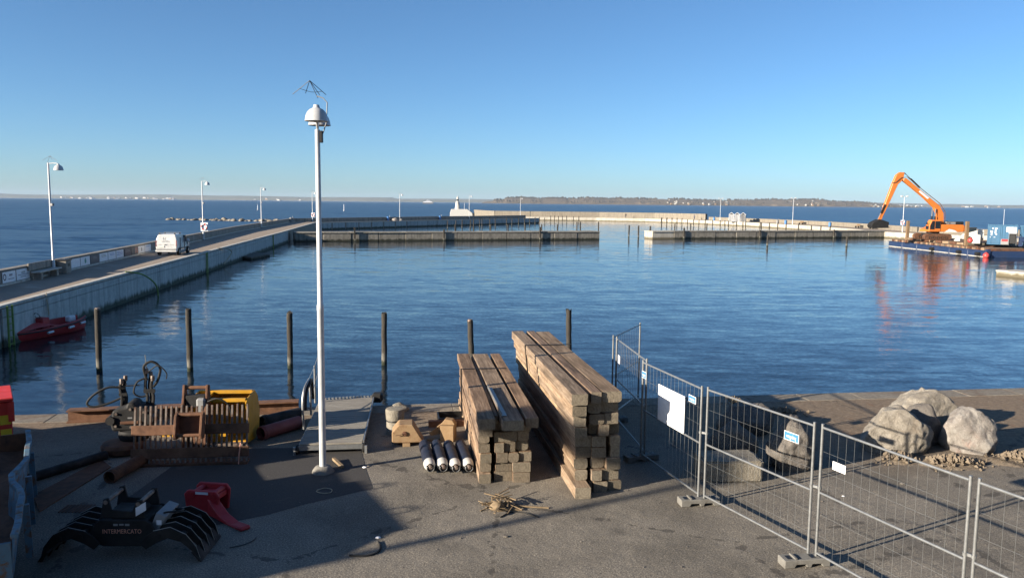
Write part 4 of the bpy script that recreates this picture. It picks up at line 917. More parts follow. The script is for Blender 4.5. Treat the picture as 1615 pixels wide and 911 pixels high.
# black demolition grab, opened flat on the ground
gb = empty('sorting_grab', (-5.72, 11.55, 0), R(2), 'black demolition sorting grab lying open with lettering on its side', 'grab')
body = [(-.56, .34), (-.42, .60), (-.34, .66), (.36, .66), (.46, .60), (.56, .34), (.30, .22), (-.30, .22)]
MB().prism(body, -.36, -.32, 'y').build('side_plate', MT['black_steel'], gb, bevel=.012); MB().prism(body, .32, .36, 'y').build('side_plate', MT['black_steel'], gb, bevel=.012)
MB().box(-.36, .38, -.318, .318, .40, .645).build('body', MT['black_steel'], gb, bevel=.02)
MB().prism([(.36, .40), (.52, .44), (.66, .68), (.50, .74)], -.27, .27, 'y').build('guard_plate', MT['grey'], gb, bevel=.01)
for y in (-.30, .26): MB().prism([(-.36, .66), (-.30, .98), (-.22, 1.0), (-.18, .80), (.14, .78), (.22, .96), (.30, .96), (.34, .66)], y, y+.045, 'y').build('bracket_ear', MT['black_steel'], gb, bevel=.01)
for (x, z) in ((-.26, .93), (.24, .90)): MB().tube([(x, -.31, z), (x, .31, z)], .035, 10).build('bracket_pin', MT['rust_worn'], gb, smooth=True)
MB().box(-.28, .24, -.22, .22, .655, .74).build('swivel', MT['black_steel'], gb, bevel=.04)
def jaw(s):
    c = [(.30, .30), (.40, .42), (.52, .50), (.78, .56), (1.02, .44), (1.17, .24), (1.24, .0), (1.20, .0), (1.10, .18), (.94, .32), (.74, .38), (.55, .30), (.40, .20)]
    for k in range(5):
        y = -.46 + k*.22; m_ = MB().prism([(s*x, z+.012) for x, z in c], y, y+.03, 'y'); tn = m_.build('tine', MT['black_steel'], gb, bevel=.006)
        ed = [(s*x, y+.015, z+.018) for x, z in c[2:7]]; MB().tube(ed, .0045, 5).build('worn_edge', MT['tine_edge'], tn)
    for (x, z) in ((.60, .43), (.92, .40)): MB().tube([(s*x, -.47, z), (s*x, .45, z)], .045, 10).build('cross_tube', MT['black_steel'], gb, smooth=True)
    MB().prism([(s*1.10, .17), (s*1.235, .02), (s*1.26, .02), (s*1.14, .2)], -.48, .46, 'y').build('cutting_edge', MT['black_steel'], gb)
jaw(1); jaw(-1); gb.scale = (.94, .94, .92)
MB().tube(spline([(.5, -.1, .62), (.62, -.2, .72), (.80, -.1, .70), (.78, .1, .66), (.6, .1, .66)], 6), .016, 7).build('hydraulic_hose', MT['rubber'], gb, smooth=True)
text_part('lettering', 'INTERMERCATO', .105, MT['pink_ink'], gb, (.0, -.3625, .47), (R(90), 0, 0), squash=.78, extrude=.0012)
for k in range(3): MB().box(-.13+k*.09, -.06+k*.09, -.3630, -.3605, .565+.006*(k % 2), .60).build('emblem', MT['grey'], gb)
MB().prism([(.20, .70), (.36, .80), (.36, .94), (.20, .84)], -.308, -.303, 'y').build('type_plate', MT['sign_white'], gb)
MB().box(.50, .58, -.2735, -.2705, .54, .62).build('warning_label', MT['sign_white'], gb)

rp = empty('ripper_tooth', (-5.28, 12.95, 0), R(-8), 'red excavator ripper tooth lying on the asphalt beside the grab', 'ripper')
MB().prism([(-.16, .0), (.36, .0), (.40, .40), (.34, .50), (-.14, .50), (-.20, .42)], -.08, -.02, 'y').build('mount_plate', MT['red'], rp, bevel=.015)
MB().prism([(-.16, .0), (.36, .0), (.40, .40), (.34, .50), (-.14, .50), (-.20, .42)], .30, .36, 'y').build('mount_plate', MT['red'], rp, bevel=.015)
MB().tube([(-.06, -.1, .42), (-.06, .38, .42)], .05, 12).build('mount_pin', MT['red'], rp, smooth=True); MB().tube([(.28, -.1, .42), (.28, .38, .42)], .05, 12).build('mount_pin', MT['red'], rp, smooth=True)
MB().box(-.15, .35, -.019, .299, .30, .40).build('cross_plate', MT['red'], rp, bevel=.01)
MB().prism([(-.08, .36), (.20, .38), (.34, .26), (.56, .12), (.86, .05), (1.16, .08), (1.18, .02), (1.14, -.0), (.70, .0), (.36, .02), (.08, .14)], .04, .22, 'y', Matrix.Rotation(R(-32), 4, 'Z')).build('shank', MT['red'], rp, bevel=.02)
MB().box(.0, .22, -.0835, -.0805, .43, .48).build('type_plate', MT['sign_white'], rp); rp.scale = (1.04, 1.0, .88)

# rusty sorting rake standing up, with coupler bracket; the yellow bucket behind it
L0, R0 = at(207, 735), at(393, 729)
rk = empty('sorting_rake', (L0.x, L0.y, 0), math.atan2(R0.y-L0.y, R0.x-L0.x), 'rusty steel sorting rake with upright tines leaning before the yellow bucket', 'rake')
Wr = (R0-L0).length; tilt = Matrix.Rotation(R(-12), 4, 'X')
for k in range(23):
    x = .05 + k*(Wr-.1)/22; m_ = MB().box(x-.016, x+.016, -.035, .03, .03, 1.18 + rnd.uniform(-.02, .02), tilt); m_.build('tine', MT['rust_worn'], rk)
for z in (.24, .70):
    MB().box(0, Wr, -.075, -.032, z-.10, z+.10, tilt).build('cross_bar', MT['rust_light'], rk, bevel=.008)
MB().box(.02, Wr-.02, -.10, .16, .0, .05).build('foot_beam', MT['rust'], rk)
for s in (-.27, .22): MB().prism([(-.13, .58), (-.34, .62), (-.36, .72), (-.22, 1.06), (-.08, 1.12), (.02, 1.0)], Wr*.52+s, Wr*.52+s+.05, 'x').build('bracket_ear', MT['rust_light'], rk, bevel=.008)
MB().prism([(-.10, .62), (-.02, .66), (.06, 1.06), (-.02, 1.08)], Wr*.52-.22, Wr*.52+.22, 'x').build('bracket_plate', MT['rust'], rk)
for (y, z) in ((-.27, .68), (-.12, 1.06)): MB().tube([(Wr*.52-.24, y, z), (Wr*.52+.24, y, z)], .035, 10).build('bracket_pin', MT['rust_light'], rk, smooth=True)
MB().tube([(Wr*.94, -.10, .45), (Wr*.925, -.12, .2), (Wr*.92, -.13, .02)], .012, 5).build('tie_strap', MT['pink_ink'], rk)
yb0 = at(322, 700); yb = empty('digging_bucket', (at(404, 690).x-1.18, 16.95, 0), R(4), 'yellow wide digging bucket behind the rusty rake', 'bucket')
side = [(-.45, .10), (.30, .0), (.62, .18), (.70, .55), (.55, .92), (.30, 1.10), (-.30, 1.05), (-.42, .98), (-.25, .6)]
Wb = 1.18
for x in (0, Wb): MB().prism(side, x-.015, x+.015, 'x').build('side_plate', MT['yellow'], yb, bevel=.006)
sh = [(-.42, .14), (.28, .05), (.56, .22), (.63, .54), (.50, .86), (.28, 1.02)]
mb = MB()
for (a, b) in zip(sh, sh[1:]): mb.bar((Wb/2, a[0], a[1]), (Wb/2, b[0], b[1]), Wb-.034, .03, up=(0, a[1]-b[1], b[0]-a[0]))
mb.build('shell', MT['yellow'], yb)
MB().box(.016, Wb-.016, -.36, -.26, .98, 1.06).build('lip', MT['yellow'], yb, bevel=.01); MB().box(.016, Wb-.016, .20, .30, 1.03, 1.105).build('top_beam', MT['yellow'], yb, bevel=.01)
MB().box(.016, Wb-.016, -.56, -.42, .075, .13).build('cutting_edge', MT['rust_worn'], yb)
for x in (.14, .24): MB().bar((x, -.3, .98), (x+.08, .24, 1.06), .035, .05).build('strut', MT['yellow'], yb)
MB().prism([(-.52, .28), (-.40, .28), (-.40, .46), (-.52, .46)], -.55, .80, 'x').build('blade', MT['yellow'], yb)
qc = empty('quick_coupler', (-6.72, 16.5, 0), R(4), 'dark rusty quick coupler frame standing between rake and yellow bucket', 'coupler')
for x in (-.26, .22): MB().prism([(-.2, .0), (.22, .0), (.25, .75), (.16, 1.36), (.04, 1.38), (-.04, 1.1), (-.16, .8)], x, x+.05, 'x').build('side_plate', MT['rust'], qc, bevel=.008)
MB().tube([(-.27, .10, 1.31), (.28, .10, 1.31)], .04, 10).build('top_pin', MT['rust_light'], qc, smooth=True); MB().box(-.2, .22, -.02, .16, .90, 1.16).build('cylinder_block', MT['black_steel'], qc, bevel=.02)
MB().box(.05, .24, -.12, .05, .72, 1.12).build('lock_housing', MT['grey'], qc, bevel=.04); MB().box(-.2, .22, -.1, .15, .0, .3).build('base_block', MT['rust'], qc)
MB().tube(spline([(.2, -.05, 1.0), (.5, -.12, 1.12), (.72, -.1, .98), (.76, -.05, .72)], 6), .016, 6).build('hydraulic_hose', MT['rubber'], qc, smooth=True)

tr = empty('tiltrotator', (-8.0, 16.45, 0), R(10), 'black hydraulic tiltrotator with upright hoses left of the rake', 'tiltrotator')
MB().lathe([(0, .0), (.30, .0), (.42, .05), (.44, .16), (.40, .22), (.28, .24), (0, .24)], 20, Matrix.Translation((-.18, -.2, 0))).build('rotor_ring', MT['rust'], tr, smooth=True)
MB().lathe([(0, .24), (.30, .24), (.33, .32), (.31, .44), (.22, .48), (0, .48)], 18).build('turntable', MT['black_steel'], tr, smooth=True)
MB().prism([(-.38, .46), (.36, .46), (.42, .62), (.40, .90), (.12, .98), (.06, 1.06), (-.06, 1.06), (-.1, .98), (-.36, .90), (-.42, .62)], -.26, .26, 'y').build('gear_housing', MT['black_steel'], tr, bevel=.05, seg=2)
for x in (-.40, .36): MB().tube([(x, -.3, .70), (x, .3, .70)], .09, 12).build('tilt_cylinder', MT['black_steel'], tr, smooth=True)
MB().box(-.06, .03, -.2635, -.2605, .73, .76).build('type_plate', MT['grey'], tr)
for (x, z) in ((-.30, .58), (.28, .58), (-.28, .84), (.26, .86), (0, .93), (0, .55)): MB().lathe([(0, .03), (.028, .03), (.03, 0)], 6, Matrix.Translation((x, -.262, z)) @ Matrix.Rotation(R(90), 4, 'X')).build('bolt_head', MT['rust_worn'], tr)
MB().box(-.46, .44, -.22, .22, .60, .66).build('flange', MT['black_steel'], tr, bevel=.01); MB().box(-.2, .16, -.30, -.262, .62, .68).build('valve_block', MT['rust'], tr, bevel=.008)
for (x, y, z) in ((-.27, .08, 1.46), (-.20, .12, 1.52), (-.24, .17, 1.38), (.22, .14, 1.66), (.29, .18, 1.58), (.34, .13, 1.5), (.27, .24, 1.44)):
    MB().tube(spline([(x, y, .88), (x+.03*math.sin(z*9), y, 1.1), (x-.02, y+.02, 1.3), (x+.02, y, z)], 4), .032, 7).build('hose_riser', MT['rubber'], tr, smooth=True); MB().lathe([(0, .05), (.038, .05), (.044, .0), (.038, -.06)], 8, Matrix.Translation((x+.02, y, z))).build('hose_coupling', MT['rust_worn'], tr)
MB().box(.17, .40, .11, .15, 1.18, 1.26).build('hose_clamp', MT['black_steel'], tr); MB().box(-.31, -.15, .06, .10, 1.14, 1.20).build('hose_clamp', MT['black_steel'], tr)
MB().tube(spline([(-.2, .1, 1.30), (-.5, .05, 1.34), (-.78, .0, 1.2), (-.92, 0, 1.02), (-.80, .0, .94), (-.5, .05, 1.0), (-.22, .1, 1.12)], 6), .024, 7).build('hydraulic_hose', MT['rubber'], tr, smooth=True)
MB().tube(spline([(.24, .15, 1.45), (.2, .1, 1.75), (.36, .1, 1.86), (.52, .12, 1.72), (.46, .15, 1.45), (.36, .15, 1.3)], 6), .028, 7).build('hydraulic_hose', MT['rubber'], tr, smooth=True)
MB().tube(spline([(.3, .1, 1.65), (.50, .05, 1.78), (.66, .05, 1.62), (.64, .1, 1.48)], 6), .013, 6).build('hydraulic_hose', MT['rubber'], tr, smooth=True)
MB().tube(spline([(.22, .15, 1.5), (.05, .1, 1.42), (-.02, .1, 1.2), (.1, .12, 1.1), (.24, .15, 1.12)], 6), .02, 6).build('hydraulic_hose', MT['rubber'], tr, smooth=True)
MB().tube([(.25, .15, 1.6), (.22, .15, 2.0)], .012, 5).build('hose_guide', MT['galv'], tr); MB().tube([(-.35, .1, 1.34), (.1, .1, 1.36)], .014, 5).build('hose_guide', MT['black'], tr)

def hbeam(p, q_, h, w_, label):
    p, q_ = Vector(p), Vector(q_); d = q_-p; r = tag(MB().add([], []).prism([(-w_/2, 0), (w_/2, 0), (w_/2, .03), (.02, .04), (.02, h-.04), (w_/2, h-.03), (w_/2, h), (-w_/2, h), (-w_/2, h-.03), (-.02, h-.04), (-.02, .04), (-w_/2, .03)], 0, d.length, 'x').build('steel_beam', MT['rust_light'], None, (p.x, p.y, 0), math.atan2(d.y, d.x)), label, 'steel beam'); return r
hbeam((-10.55, 18.45), (-5.35, 19.55), .30, .30, 'long rusty steel I-beam lying along the quay edge')
def pipe(p, q_, r, mat, label, name='steel_pipe', z=None):
    p, q_ = Vector(p), Vector(q_); d = (q_-p); o = empty(name, (p.x, p.y, r if z is None else z), math.atan2(d.y, d.x), label, 'pipe'); mx = Matrix.Rotation(R(90), 4, 'Y'); L = d.length
    MB().lathe([(r*.86, .0), (r, .0), (r, L), (r*.86, L), (r*.86, .0)], 16, mx).build('shell', mat, o, smooth=True)
    MB().lathe([(r*.855, .12), (0, .12)], 14, mx).build('dark_inside', MT['black'], o); MB().lathe([(r*1.0, .05), (r*1.08, .05), (r*1.08, .12), (r*1.0, .12)], 16, mx).build('collar', mat, o); return o
pipe((-7.5, 14.35), (-7.35, 15.6), .12, MT['rust'], 'short rusty pipe lying before the left end of the rake')
pipe((-9.2, 13.95), (-8.28, 15.75), .09, MT['black_steel'], 'long dark pipe lying along the rusty steel plate')
pipe((-5.55, 17.15), (-4.95, 18.1), .15, MT['maroon'], 'maroon pipe stub lying beside the gangway')
pipe((-5.75, 17.9), (-5.1, 18.7), .17, MT['black_steel'], 'fat black pipe end behind the maroon pipe')
pp = [at(52, 782), at(160, 725), at(175, 737), at(62, 808)]
o = MB().prism([(p.x, p.y) for p in pp], .006, .022, 'z').build('steel_plate', MT['rust']); tag(o, 'flat rusty steel plate lying beside the skip', 'steel plate')

# ------------------------------------------------------------------ red boat at the pier wall
bt = empty('motor_boat', (0, 0, WATER), 0, 'small red open motor boat moored below the pier wall', 'boat')
bs, bb = at(18, 541, WATER), at(127, 520, WATER); dv = bb-bs; bt.location = (bs.x-.35, bs.y+.25, WATER); bt.rotation_euler = (0, 0, math.atan2(dv.y, dv.x)); Lb = dv.length + .35
mb = MB(); st = []; N = 14
for i in range(N+1):
    t = i/N; x = t*Lb; wd = .80*min(1, (.72 + 1.2*t))*(1-max(0, t-.62)**2.0*4.6); wd = max(.03, wd); z = .44 + .22*t**2; k = .16 + .25*max(0, t-.7)
    sec = [(0, -.22 + .5*max(0, t-.75)), (wd*.62, -.12 + k*.5), (wd*.9, .15), (wd, z-.06), (wd*1.05, z-.04), (wd*1.05, z), (wd*.88, z), (wd*.80, .12), (0, .06)]
    st.append([(x, -y, zz) for y, zz in sec] + [(x, y, zz) for y, zz in reversed(sec[1:-1])])
for s_ in st: mb.v += s_
n_ = len(st[0])
for i in range(N):
    for k in range(n_): mb.f.append((i*n_+k, i*n_+(k+1) % n_, (i+1)*n_+(k+1) % n_, (i+1)*n_+k))
mb.f.append(tuple(range(n_-1, -1, -1))); mb.f.append(tuple(N*n_+k for k in range(n_)))
mb.build('hull', MT['boat_red'], bt, smooth=True)
mb = MB(); fd = [(0, .70), (.25*Lb, .76), (.42*Lb, .80)]
for (x, wd), z in zip(fd, (.47, .56, .60)): mb.v += [(x, -wd, z-.02), (x, 0, z+.06), (x, wd, z-.02)]
for i in range(2): 
    for k in range(2): mb.f.append((i*3+k, i*3+k+1, i*3+k+4, i*3+k+3))
mb.build('deck_cover', MT['boat_red_deck'], bt, smooth=False)
rail = [(x, -abs(y)*1.0-.02, z-.03) for (x, y, z) in [s_[4] for s_ in st]]; MB().tube(rail, .035, 6).build('rub_rail', MT['black'], bt); MB().tube([(x, -y, z) for x, y, z in rail], .035, 6).build('rub_rail', MT['black'], bt)
for t in (.42, .68, .87): 
    i = int(t*N); x, y, z = st[i][4]; MB().tube([(x-.16, y-.06, z-.17), (x+.16, y-.04, z-.15)], .055, 8).build('fender', MT['sign_white'], bt, smooth=True)
MB().box(.40*Lb, .50*Lb, -.25, .35, .3, .86).build('console', MT['boat_red'], bt, bevel=.04)
MB().lathe([(.15, -.012), (.17, 0), (.15, .012), (.13, 0), (.15, -.012)], 14, Matrix.Translation((.39*Lb, .0, .98)) @ Matrix.Rotation(R(60), 4, 'Y')).build('steering_wheel', MT['black'], bt)
MB().box(.62*Lb, .70*Lb, -.5, .5, .28, .36).build('thwart', MT['boat_red_deck'], bt)
MB().box(.80*Lb, .90*Lb, -.12, .18, .42, .72).build('white_canister', MT['sign_white'], bt, bevel=.05)
def lad(px, py, label, h=1.9):
    x, y, a = meet(px, py, IN1); r = empty('quay_ladder', (x, y, 0), a, label, 'ladder', 'ladders on the pier wall')
    for s in (-.22, .22): MB().bar((s, -.24, PZ1+.1), (s, -.24, PZ1+.1-h), .06, .07).build('stile', MT['ladder'], r)
    for k in range(6): MB().bar((-.2, -.24, PZ1-.1-k*.3), (.2, -.24, PZ1-.1-k*.3), .035).build('rung', MT['ladder'], r)
lad(6, 486, 'green iron ladder on the pier wall by the red boat bow'); lad(322, 402, 'green iron ladder on the pier wall beyond the van'); lad(428, 373, 'far green ladder near the end of the panelled pier wall')
x, y, a = meet(66, 470, IN1); o = MB().tube(spline([(0, -.2, .75), (.05, -.22, .3), (-.05, -.25, .0), (.1, -.25, -.3), (.12, -.22, .1), (.0, -.2, .4), (.1, -.2, .05), (.05, -.25, -.4)], 6), .022, 6).build('mooring_rope', MT['rope'], None, (x, y, 0), a); tag(o, 'bundle of pale mooring rope hanging above the red boat', 'rope')
x, y, a = meet(203, 432, IN1); o = MB().tube(spline([(-.3, .1, .66), (0, -.3, .60), (1.0, -.6, .35), (2.0, -.9, -.2), (2.5, -1.0, -.8), (2.6, -1.0, -1.5)], 6), .05, 7).build('rubber_hose', MT['ladder'], None, (x, y, 0), a, smooth=True); tag(o, 'thick green hose hanging from the pier wall into the water', 'hose')
x, y, a = meet(345, 385, IN1); o = MB().tube(spline([(-.3, .1, .66), (0, -.3, .62), (1.6, -.5, .5), (2.4, -.7, .1), (1.2, -.6, -.4), (.2, -.4, -.9)], 6), .06, 7).build('rubber_hose', MT['rope'], None, (x, y, 0), a, smooth=True); tag(o, 'pale hose looping over the pier wall above the raft', 'hose')
a, b, c_, d_ = at(371, 407.5, WATER), at(396, 410, WATER), at(426, 404, WATER), at(400, 401.5, WATER)
rf = empty('timber_raft', (a.x, a.y, WATER), 0, 'low dark floating work raft moored at the pier wall', 'raft')
for k in range(8):
    t0, t1 = k/8+.01, (k+1)/8-.01; q0, q1, q2, q3 = a.lerp(d_, t0), b.lerp(c_, t0), b.lerp(c_, t1), a.lerp(d_, t1); z_ = Vector((0, 0, .32))
    MB().hexa([tuple(v-a) for v in (q0, q1, q2, q3)] + [tuple(v-a+z_) for v in (q0, q1, q2, q3)]).build('plank', MT['pile'], rf)

# ------------------------------------------------------------------ van on the pier
vx, vy, va = meet(266, 403, [((i[0]*.52+o_[0]*.48), (i[1]*.52+o_[1]*.48)) for i, o_ in zip(IN1, OUT1)])
van = empty('parked_van', (-29.55, 67.6, PZ1), math.atan2(.99, -.12), 'white panel van with roof bars parked on the pier', 'van')
# local: x forward from the rear bumper, y left
prof = [(.06, .34, .80), (.02, .62, .86), (.04, 1.0, .88), (.14, 1.45, .82), (.22, 1.72, .74), (.34, 1.80, .68), (2.5, 1.80, .68), (2.85, 1.70, .70), (3.25, 1.22, .78), (3.4, 1.10, .84), (4.05, .92, .80), (4.2, .70, .76), (4.2, .34, .72)]
mb = MB()
for s in (-1, 1): mb.v += [(x, s*w_, z) for x, z, w_ in prof]
n_ = len(prof); mb.f.append(tuple(range(n_))); mb.f.append(tuple(range(2*n_-1, n_-1, -1)))
for i in range(n_): mb.f.append((i, (i+1) % n_, (i+1) % n_+n_, i+n_))
mb.build('body', MT['van_white'], van, bevel=.05, seg=2)
def rear(y0, y1, z0, z1, e, name, mat, par=van):
    def xr(z): 
        for (xa, za, _), (xb, zb, _) in zip(prof, prof[1:]):
            if za <= z <= zb: return xa + (xb-xa)*(z-za)/(zb-za)
        return .3
    return MB().hexa([(xr(z0)-e, y0, z0), (xr(z0)-e, y1, z0), (xr(z0)+.03, y1, z0), (xr(z0)+.03, y0, z0), (xr(z1)-e, y0, z1), (xr(z1)-e, y1, z1), (xr(z1)+.03, y1, z1), (xr(z1)+.03, y0, z1)]).build(name, mat, par)
rear(-.69, .10, .58, 1.66, .014, 'rear_door', MT['van_white']); rear(.115, .69, .58, 1.66, .014, 'rear_door', MT['van_white'])
rear(-.86, -.79, .80, 1.30, .02, 'tail_lamp', MT['maroon']); rear(.79, .86, .80, 1.30, .02, 'tail_lamp', MT['maroon'])
MB().box(-.10, .12, -.86, .86, .30, .50).build('rear_bumper', MT['van_white'], van, bevel=.04); MB().box(-.105, .0, -.80, .80, .50, .56).build('bumper_step', MT['grey'], van)
rear(.16, .66, .70, .84, .035, 'number_plate', MT['number_plate']); rear(.02, .16, .92, .96, .05, 'door_handle', MT['black'])
rear(-.62, -.3, .93, .945, .02, 'door_crease', MT['ink_grey']); rear(.4, .62, .93, .945, .02, 'door_crease', MT['ink_grey'])
text_part('logo', 'Lc', .34, MT['ink_grey'], van, (.128, .16, 1.46), (R(90-10), 0, R(-90)), squash=.85); text_part('lettering', 'LACTEN', .15, MT['ink_grey'], van, (.05, .10, 1.22), (R(90-10), 0, R(-90)), squash=1.1)
for s in (-1, 1):
    for (x, z) in ((.78, .32), (3.45, .32)):
        mx = Matrix.Translation((x, s*.80, z)) @ Matrix.Rotation(R(90), 4, 'X'); wl = MB().lathe([(.17, -.10), (.30, -.10), (.325, -.06), (.325, .06), (.30, .10), (.17, .10)], 18, mx).build('wheel', MT['rubber'], van, smooth=True)
        MB().lathe([(0, s*-.10), (.12, s*-.105), (.18, s*-.09), (.19, s*-.07)], 12, mx).build('hubcap', MT['galv'], wl)
    MB().prism([(2.55, 1.08), (3.15, 1.16), (2.82, 1.60), (2.55, 1.64)], s*.70, s*.86, 'y').build('side_window', MT['glass'], van)
    MB().box(2.95, 3.10, s*.86, s*1.08, 1.08, 1.30).build('wing_mirror', MT['sign_white'], van, bevel=.03); MB().box(1.2, 3.0, s*.845, s*.875, .55, .62).build('door_strip', MT['black'], van)
    MB().box(1.15, 1.17, s*.80, s*.882, .5, 1.5).build('door_gap', MT['ink_grey'], van); MB().box(2.4, 2.42, s*.80, s*.882, .5, 1.5).build('door_gap', MT['ink_grey'], van)
for x in (.45, 1.9):
    MB().box(x-.025, x+.025, -.72, .72, 1.90, 1.93).build('roof_bar', MT['galv'], van)
    for s in (-1, 1): MB().box(x-.04, x+.04, s*.62-.05, s*.62+.05, 1.79, 1.90).build('bar_foot', MT['black'], van)

# ------------------------------------------------------------------ sign boards and bench along the pier parapet
bpath = off(OUT1, -.08)
def board(xa, xb, mat, label, deco=None):
    pa, pb = meet(xa, 400, bpath), meet(xb, 400, bpath); a, b = Vector(pa[:2]), Vector(pb[:2]); d = b-a; L = d.length
    r = empty('sign_board', ((a.x+b.x)/2, (a.y+b.y)/2, PZ1+.43), math.atan2(d.y, d.x), label, 'sign board', 'sign boards along the pier parapet')
    MB().box(-L/2+.03, L/2-.03, -.03, .0, -.30, .30).build('plate', mat, r)
    if deco: deco(r, L)
    return r
def lines(c, n, w0=.5):
    def f(r, L):
        for k in range(n): MB().box(-L*w0/2*(1-.15*(k % 2)), L*w0/2*(1-.25*((k+1) % 2)), -.035, -.031, .14-k*.11, .18-k*.11).build('print_line', c, r)
    return f
def d1(r, L):
    MB().lathe([(.12, 0), (.19, 0), (.19, .004), (.12, .004)], 16, Matrix.Translation((-L*.34, -.031, .02)) @ Matrix.Rotation(R(90), 4, 'X')).build('logo_ring', MT['ink'], r)
    text_part('lettering', 'INGAR BY', .17, MT['ink'], r, (L*.12, -.033, .09), (R(90), 0, 0), squash=L*.42/1.0*.75); MB().box(-L*.1, L*.36, -.035, -.031, -.14, -.10).build('print_line', MT['ink_grey'], r)
def d2(r, L):
    text_part('lettering', 'GANZEN', .17, MT['ink_grey'], r, (0, -.033, .1), (R(90), 0, 0), squash=L*.5*.8); MB().box(-L*.38, L*.38, -.035, -.031, -.03, .0).build('print_line', MT['ink'], r); MB().box(-L*.2, L*.2, -.035, -.031, -.15, -.11).build('print_line', MT['ink_grey'], r)
def d4(r, L): MB().lathe([(0, .004), (.17, .004), (.17, 0)], 16, Matrix.Translation((0, -.031, .0)) @ Matrix.Rotation(R(90), 4, 'X')).build('logo_disc', MT['green'], r); MB().box(-.03, .03, -.035, -.031, .16, .24).build('logo_leaf', MT['green'], r)
ZB = lambda x: 100 + x/10.77
board(.5, 22.2, MT['sign_white'], 'white sign board with dark ring logo and INGAR BY lettering', d1); board(23, 44.5, MT['sign_white'], 'white sign board with grey lettering beside the ring logo board', d2)
board(ZB(96), ZB(272), MT['sign_white'], 'blank white sign board left of the green disc board'); board(ZB(277), ZB(440), MT['sign_white'], 'white sign board with a green disc', d4)
board(ZB(447), ZB(598), MT['sign_dark'], 'dark grey sign board right of the green disc board', lines(MT['grey'], 2, .45)); board(ZB(604), ZB(746), MT['sign_white'], 'pale sign board with faint lettering right of the dark board', lines(MT['grey'], 2, .6))
board(ZB(751), ZB(884), MT['sign_white'], 'pale sign board with two blue lines of print', lines(MT['sign_blue'], 2, .6)); board(ZB(891), ZB(1018), MT['sign_white'], 'white sign board with a broad blue headline', lines(MT['sign_blue'], 3, .8))
board(ZB(1030), ZB(1146), MT['ink'], 'navy sign board before the dark striped board', lines(MT['grey'], 2, .7)); board(ZB(1150), ZB(1262), MT['sign_dark'], 'dark sign board with pale upright streaks', lambda r, L: [MB().box(x*L, x*L+.1, -.035, -.031, -.24, .24).build('print_stripe', MT['pink_ink'], r) for x in (.1, .28, .4)])
board(ZB(1268), ZB(1380), MT['sign_white'], 'white sign board with a small dark emblem', lambda r, L: MB().box(-.1, .1, -.035, -.031, -.15, .15).build('emblem', MT['ink_grey'], r)); board(ZB(1384), ZB(1486), MT['sign_white'], 'last white sign board before the van', lines(MT['sign_blue'], 1, .8))
x, y, a = meet(73, 424, off(OUT1, -.5)); bn = empty('pier_bench', (x, y, PZ1), a, 'low slab bench against the parapet by the near pier lamp', 'bench')
MB().box(-1.7, 1.7, -.28, .22, .42, .50).build('seat', MT['coping'], bn, bevel=.02); MB().box(-1.75, 1.75, .26, .36, .55, .98).build('backrest', MT['parapet'], bn, bevel=.02)
for x in (-1.2, 1.2): MB().box(x-.15, x+.15, -.2, .2, 0, .419).build('leg', MT['parapet'], bn)
x, y, a = meet(101, 421, off(OUT1, -.45)); o = empty('litter_bin', (x, y, PZ1), a, 'squat concrete litter bin beside the near pier lamp', 'bin')
MB().box(-.42, .42, -.3, .3, 0, .82).build('casing', MT['parapet'], o, bevel=.03); MB().box(-.45, .45, -.33, .33, .82, .9).build('lid', MT['black'], o); MB().box(-.2, .2, -.305, -.301, .45, .65).build('slot', MT['black'], o)
# ------------------------------------------------------------------ work barge with excavator on the right
bg_ = empty('work_barge', (62.1, 103.5, WATER), R(90), 'long blue steel work barge with timber mats carrying the excavator', 'barge')
LB, WB = 27.5, 17.0      # local x runs away from the camera, local y to the left
for k in range(6):
    s = LB/6; MB().box(k*s+.03, (k+1)*s-.03, -WB, 0, -.8, .78).build('hull_pontoon', MT['blue_hull'], bg_, bevel=.06)
    MB().box(k*s+.2, (k+1)*s-.2, .002, .03, -.12, .06).build('boot_stripe', MT['coping'], bg_)
MB().box(0, LB, -.12, .06, .782, .86).build('gunwale', MT['blue_hull'], bg_)
for x in (6.4, 1.9, 13.5): MB().tube([(x-.35, .2, .35), (x+.35, .2, .35)], .26, 10).build('tyre_fender', MT['rubber'], bg_, smooth=True)
MB().box(-.15, .25, -.25, .18, -.3, 1.05).build('corner_post', MT['blue_hull'], bg_)
mt_x = .9
for k in range(40):
    x = .9 + k*.66; MB().box(x, x+.58+rnd.uniform(-.05, .04), -WB+.8, -.55+rnd.uniform(-.25, .2), .80, 1.12+rnd.uniform(-.05, .06)).build('deck_mat', MT['timber_red' if k % 3 else 'rust'], bg_)
for k in range(9): MB().box(8.5 + k*1.9, 10.1 + k*1.9, -9.0, -1.5, 1.2, 1.5).build('deck_mat', MT['rust' if k % 2 else 'timber'], bg_)
DZ = WATER + 1.5
for i, (px, ytop, yb_, lab) in enumerate(((1430, 348, 385, 'tall square timber spud post at the far end of the barge'), (1523, 349, 391, 'square timber spud post in front of the white skid loader'))):
    Yp = (128.0, 110.6)[i]; p = at_depth(px, yb_, Yp); t = at_depth(px, ytop, Yp); o = empty('spud_post', (p.x, p.y, WATER-1), 0, lab, 'post', 'spud posts of the barge')
    MB().box(-.21, .21, -.21, .21, 0, t.z-WATER+1).build('shaft', MT['spud'], o, bevel=.03); MB().box(-.3, .3, -.3, .3, 1.6, 1.95).build('collar', MT['rust'], o)
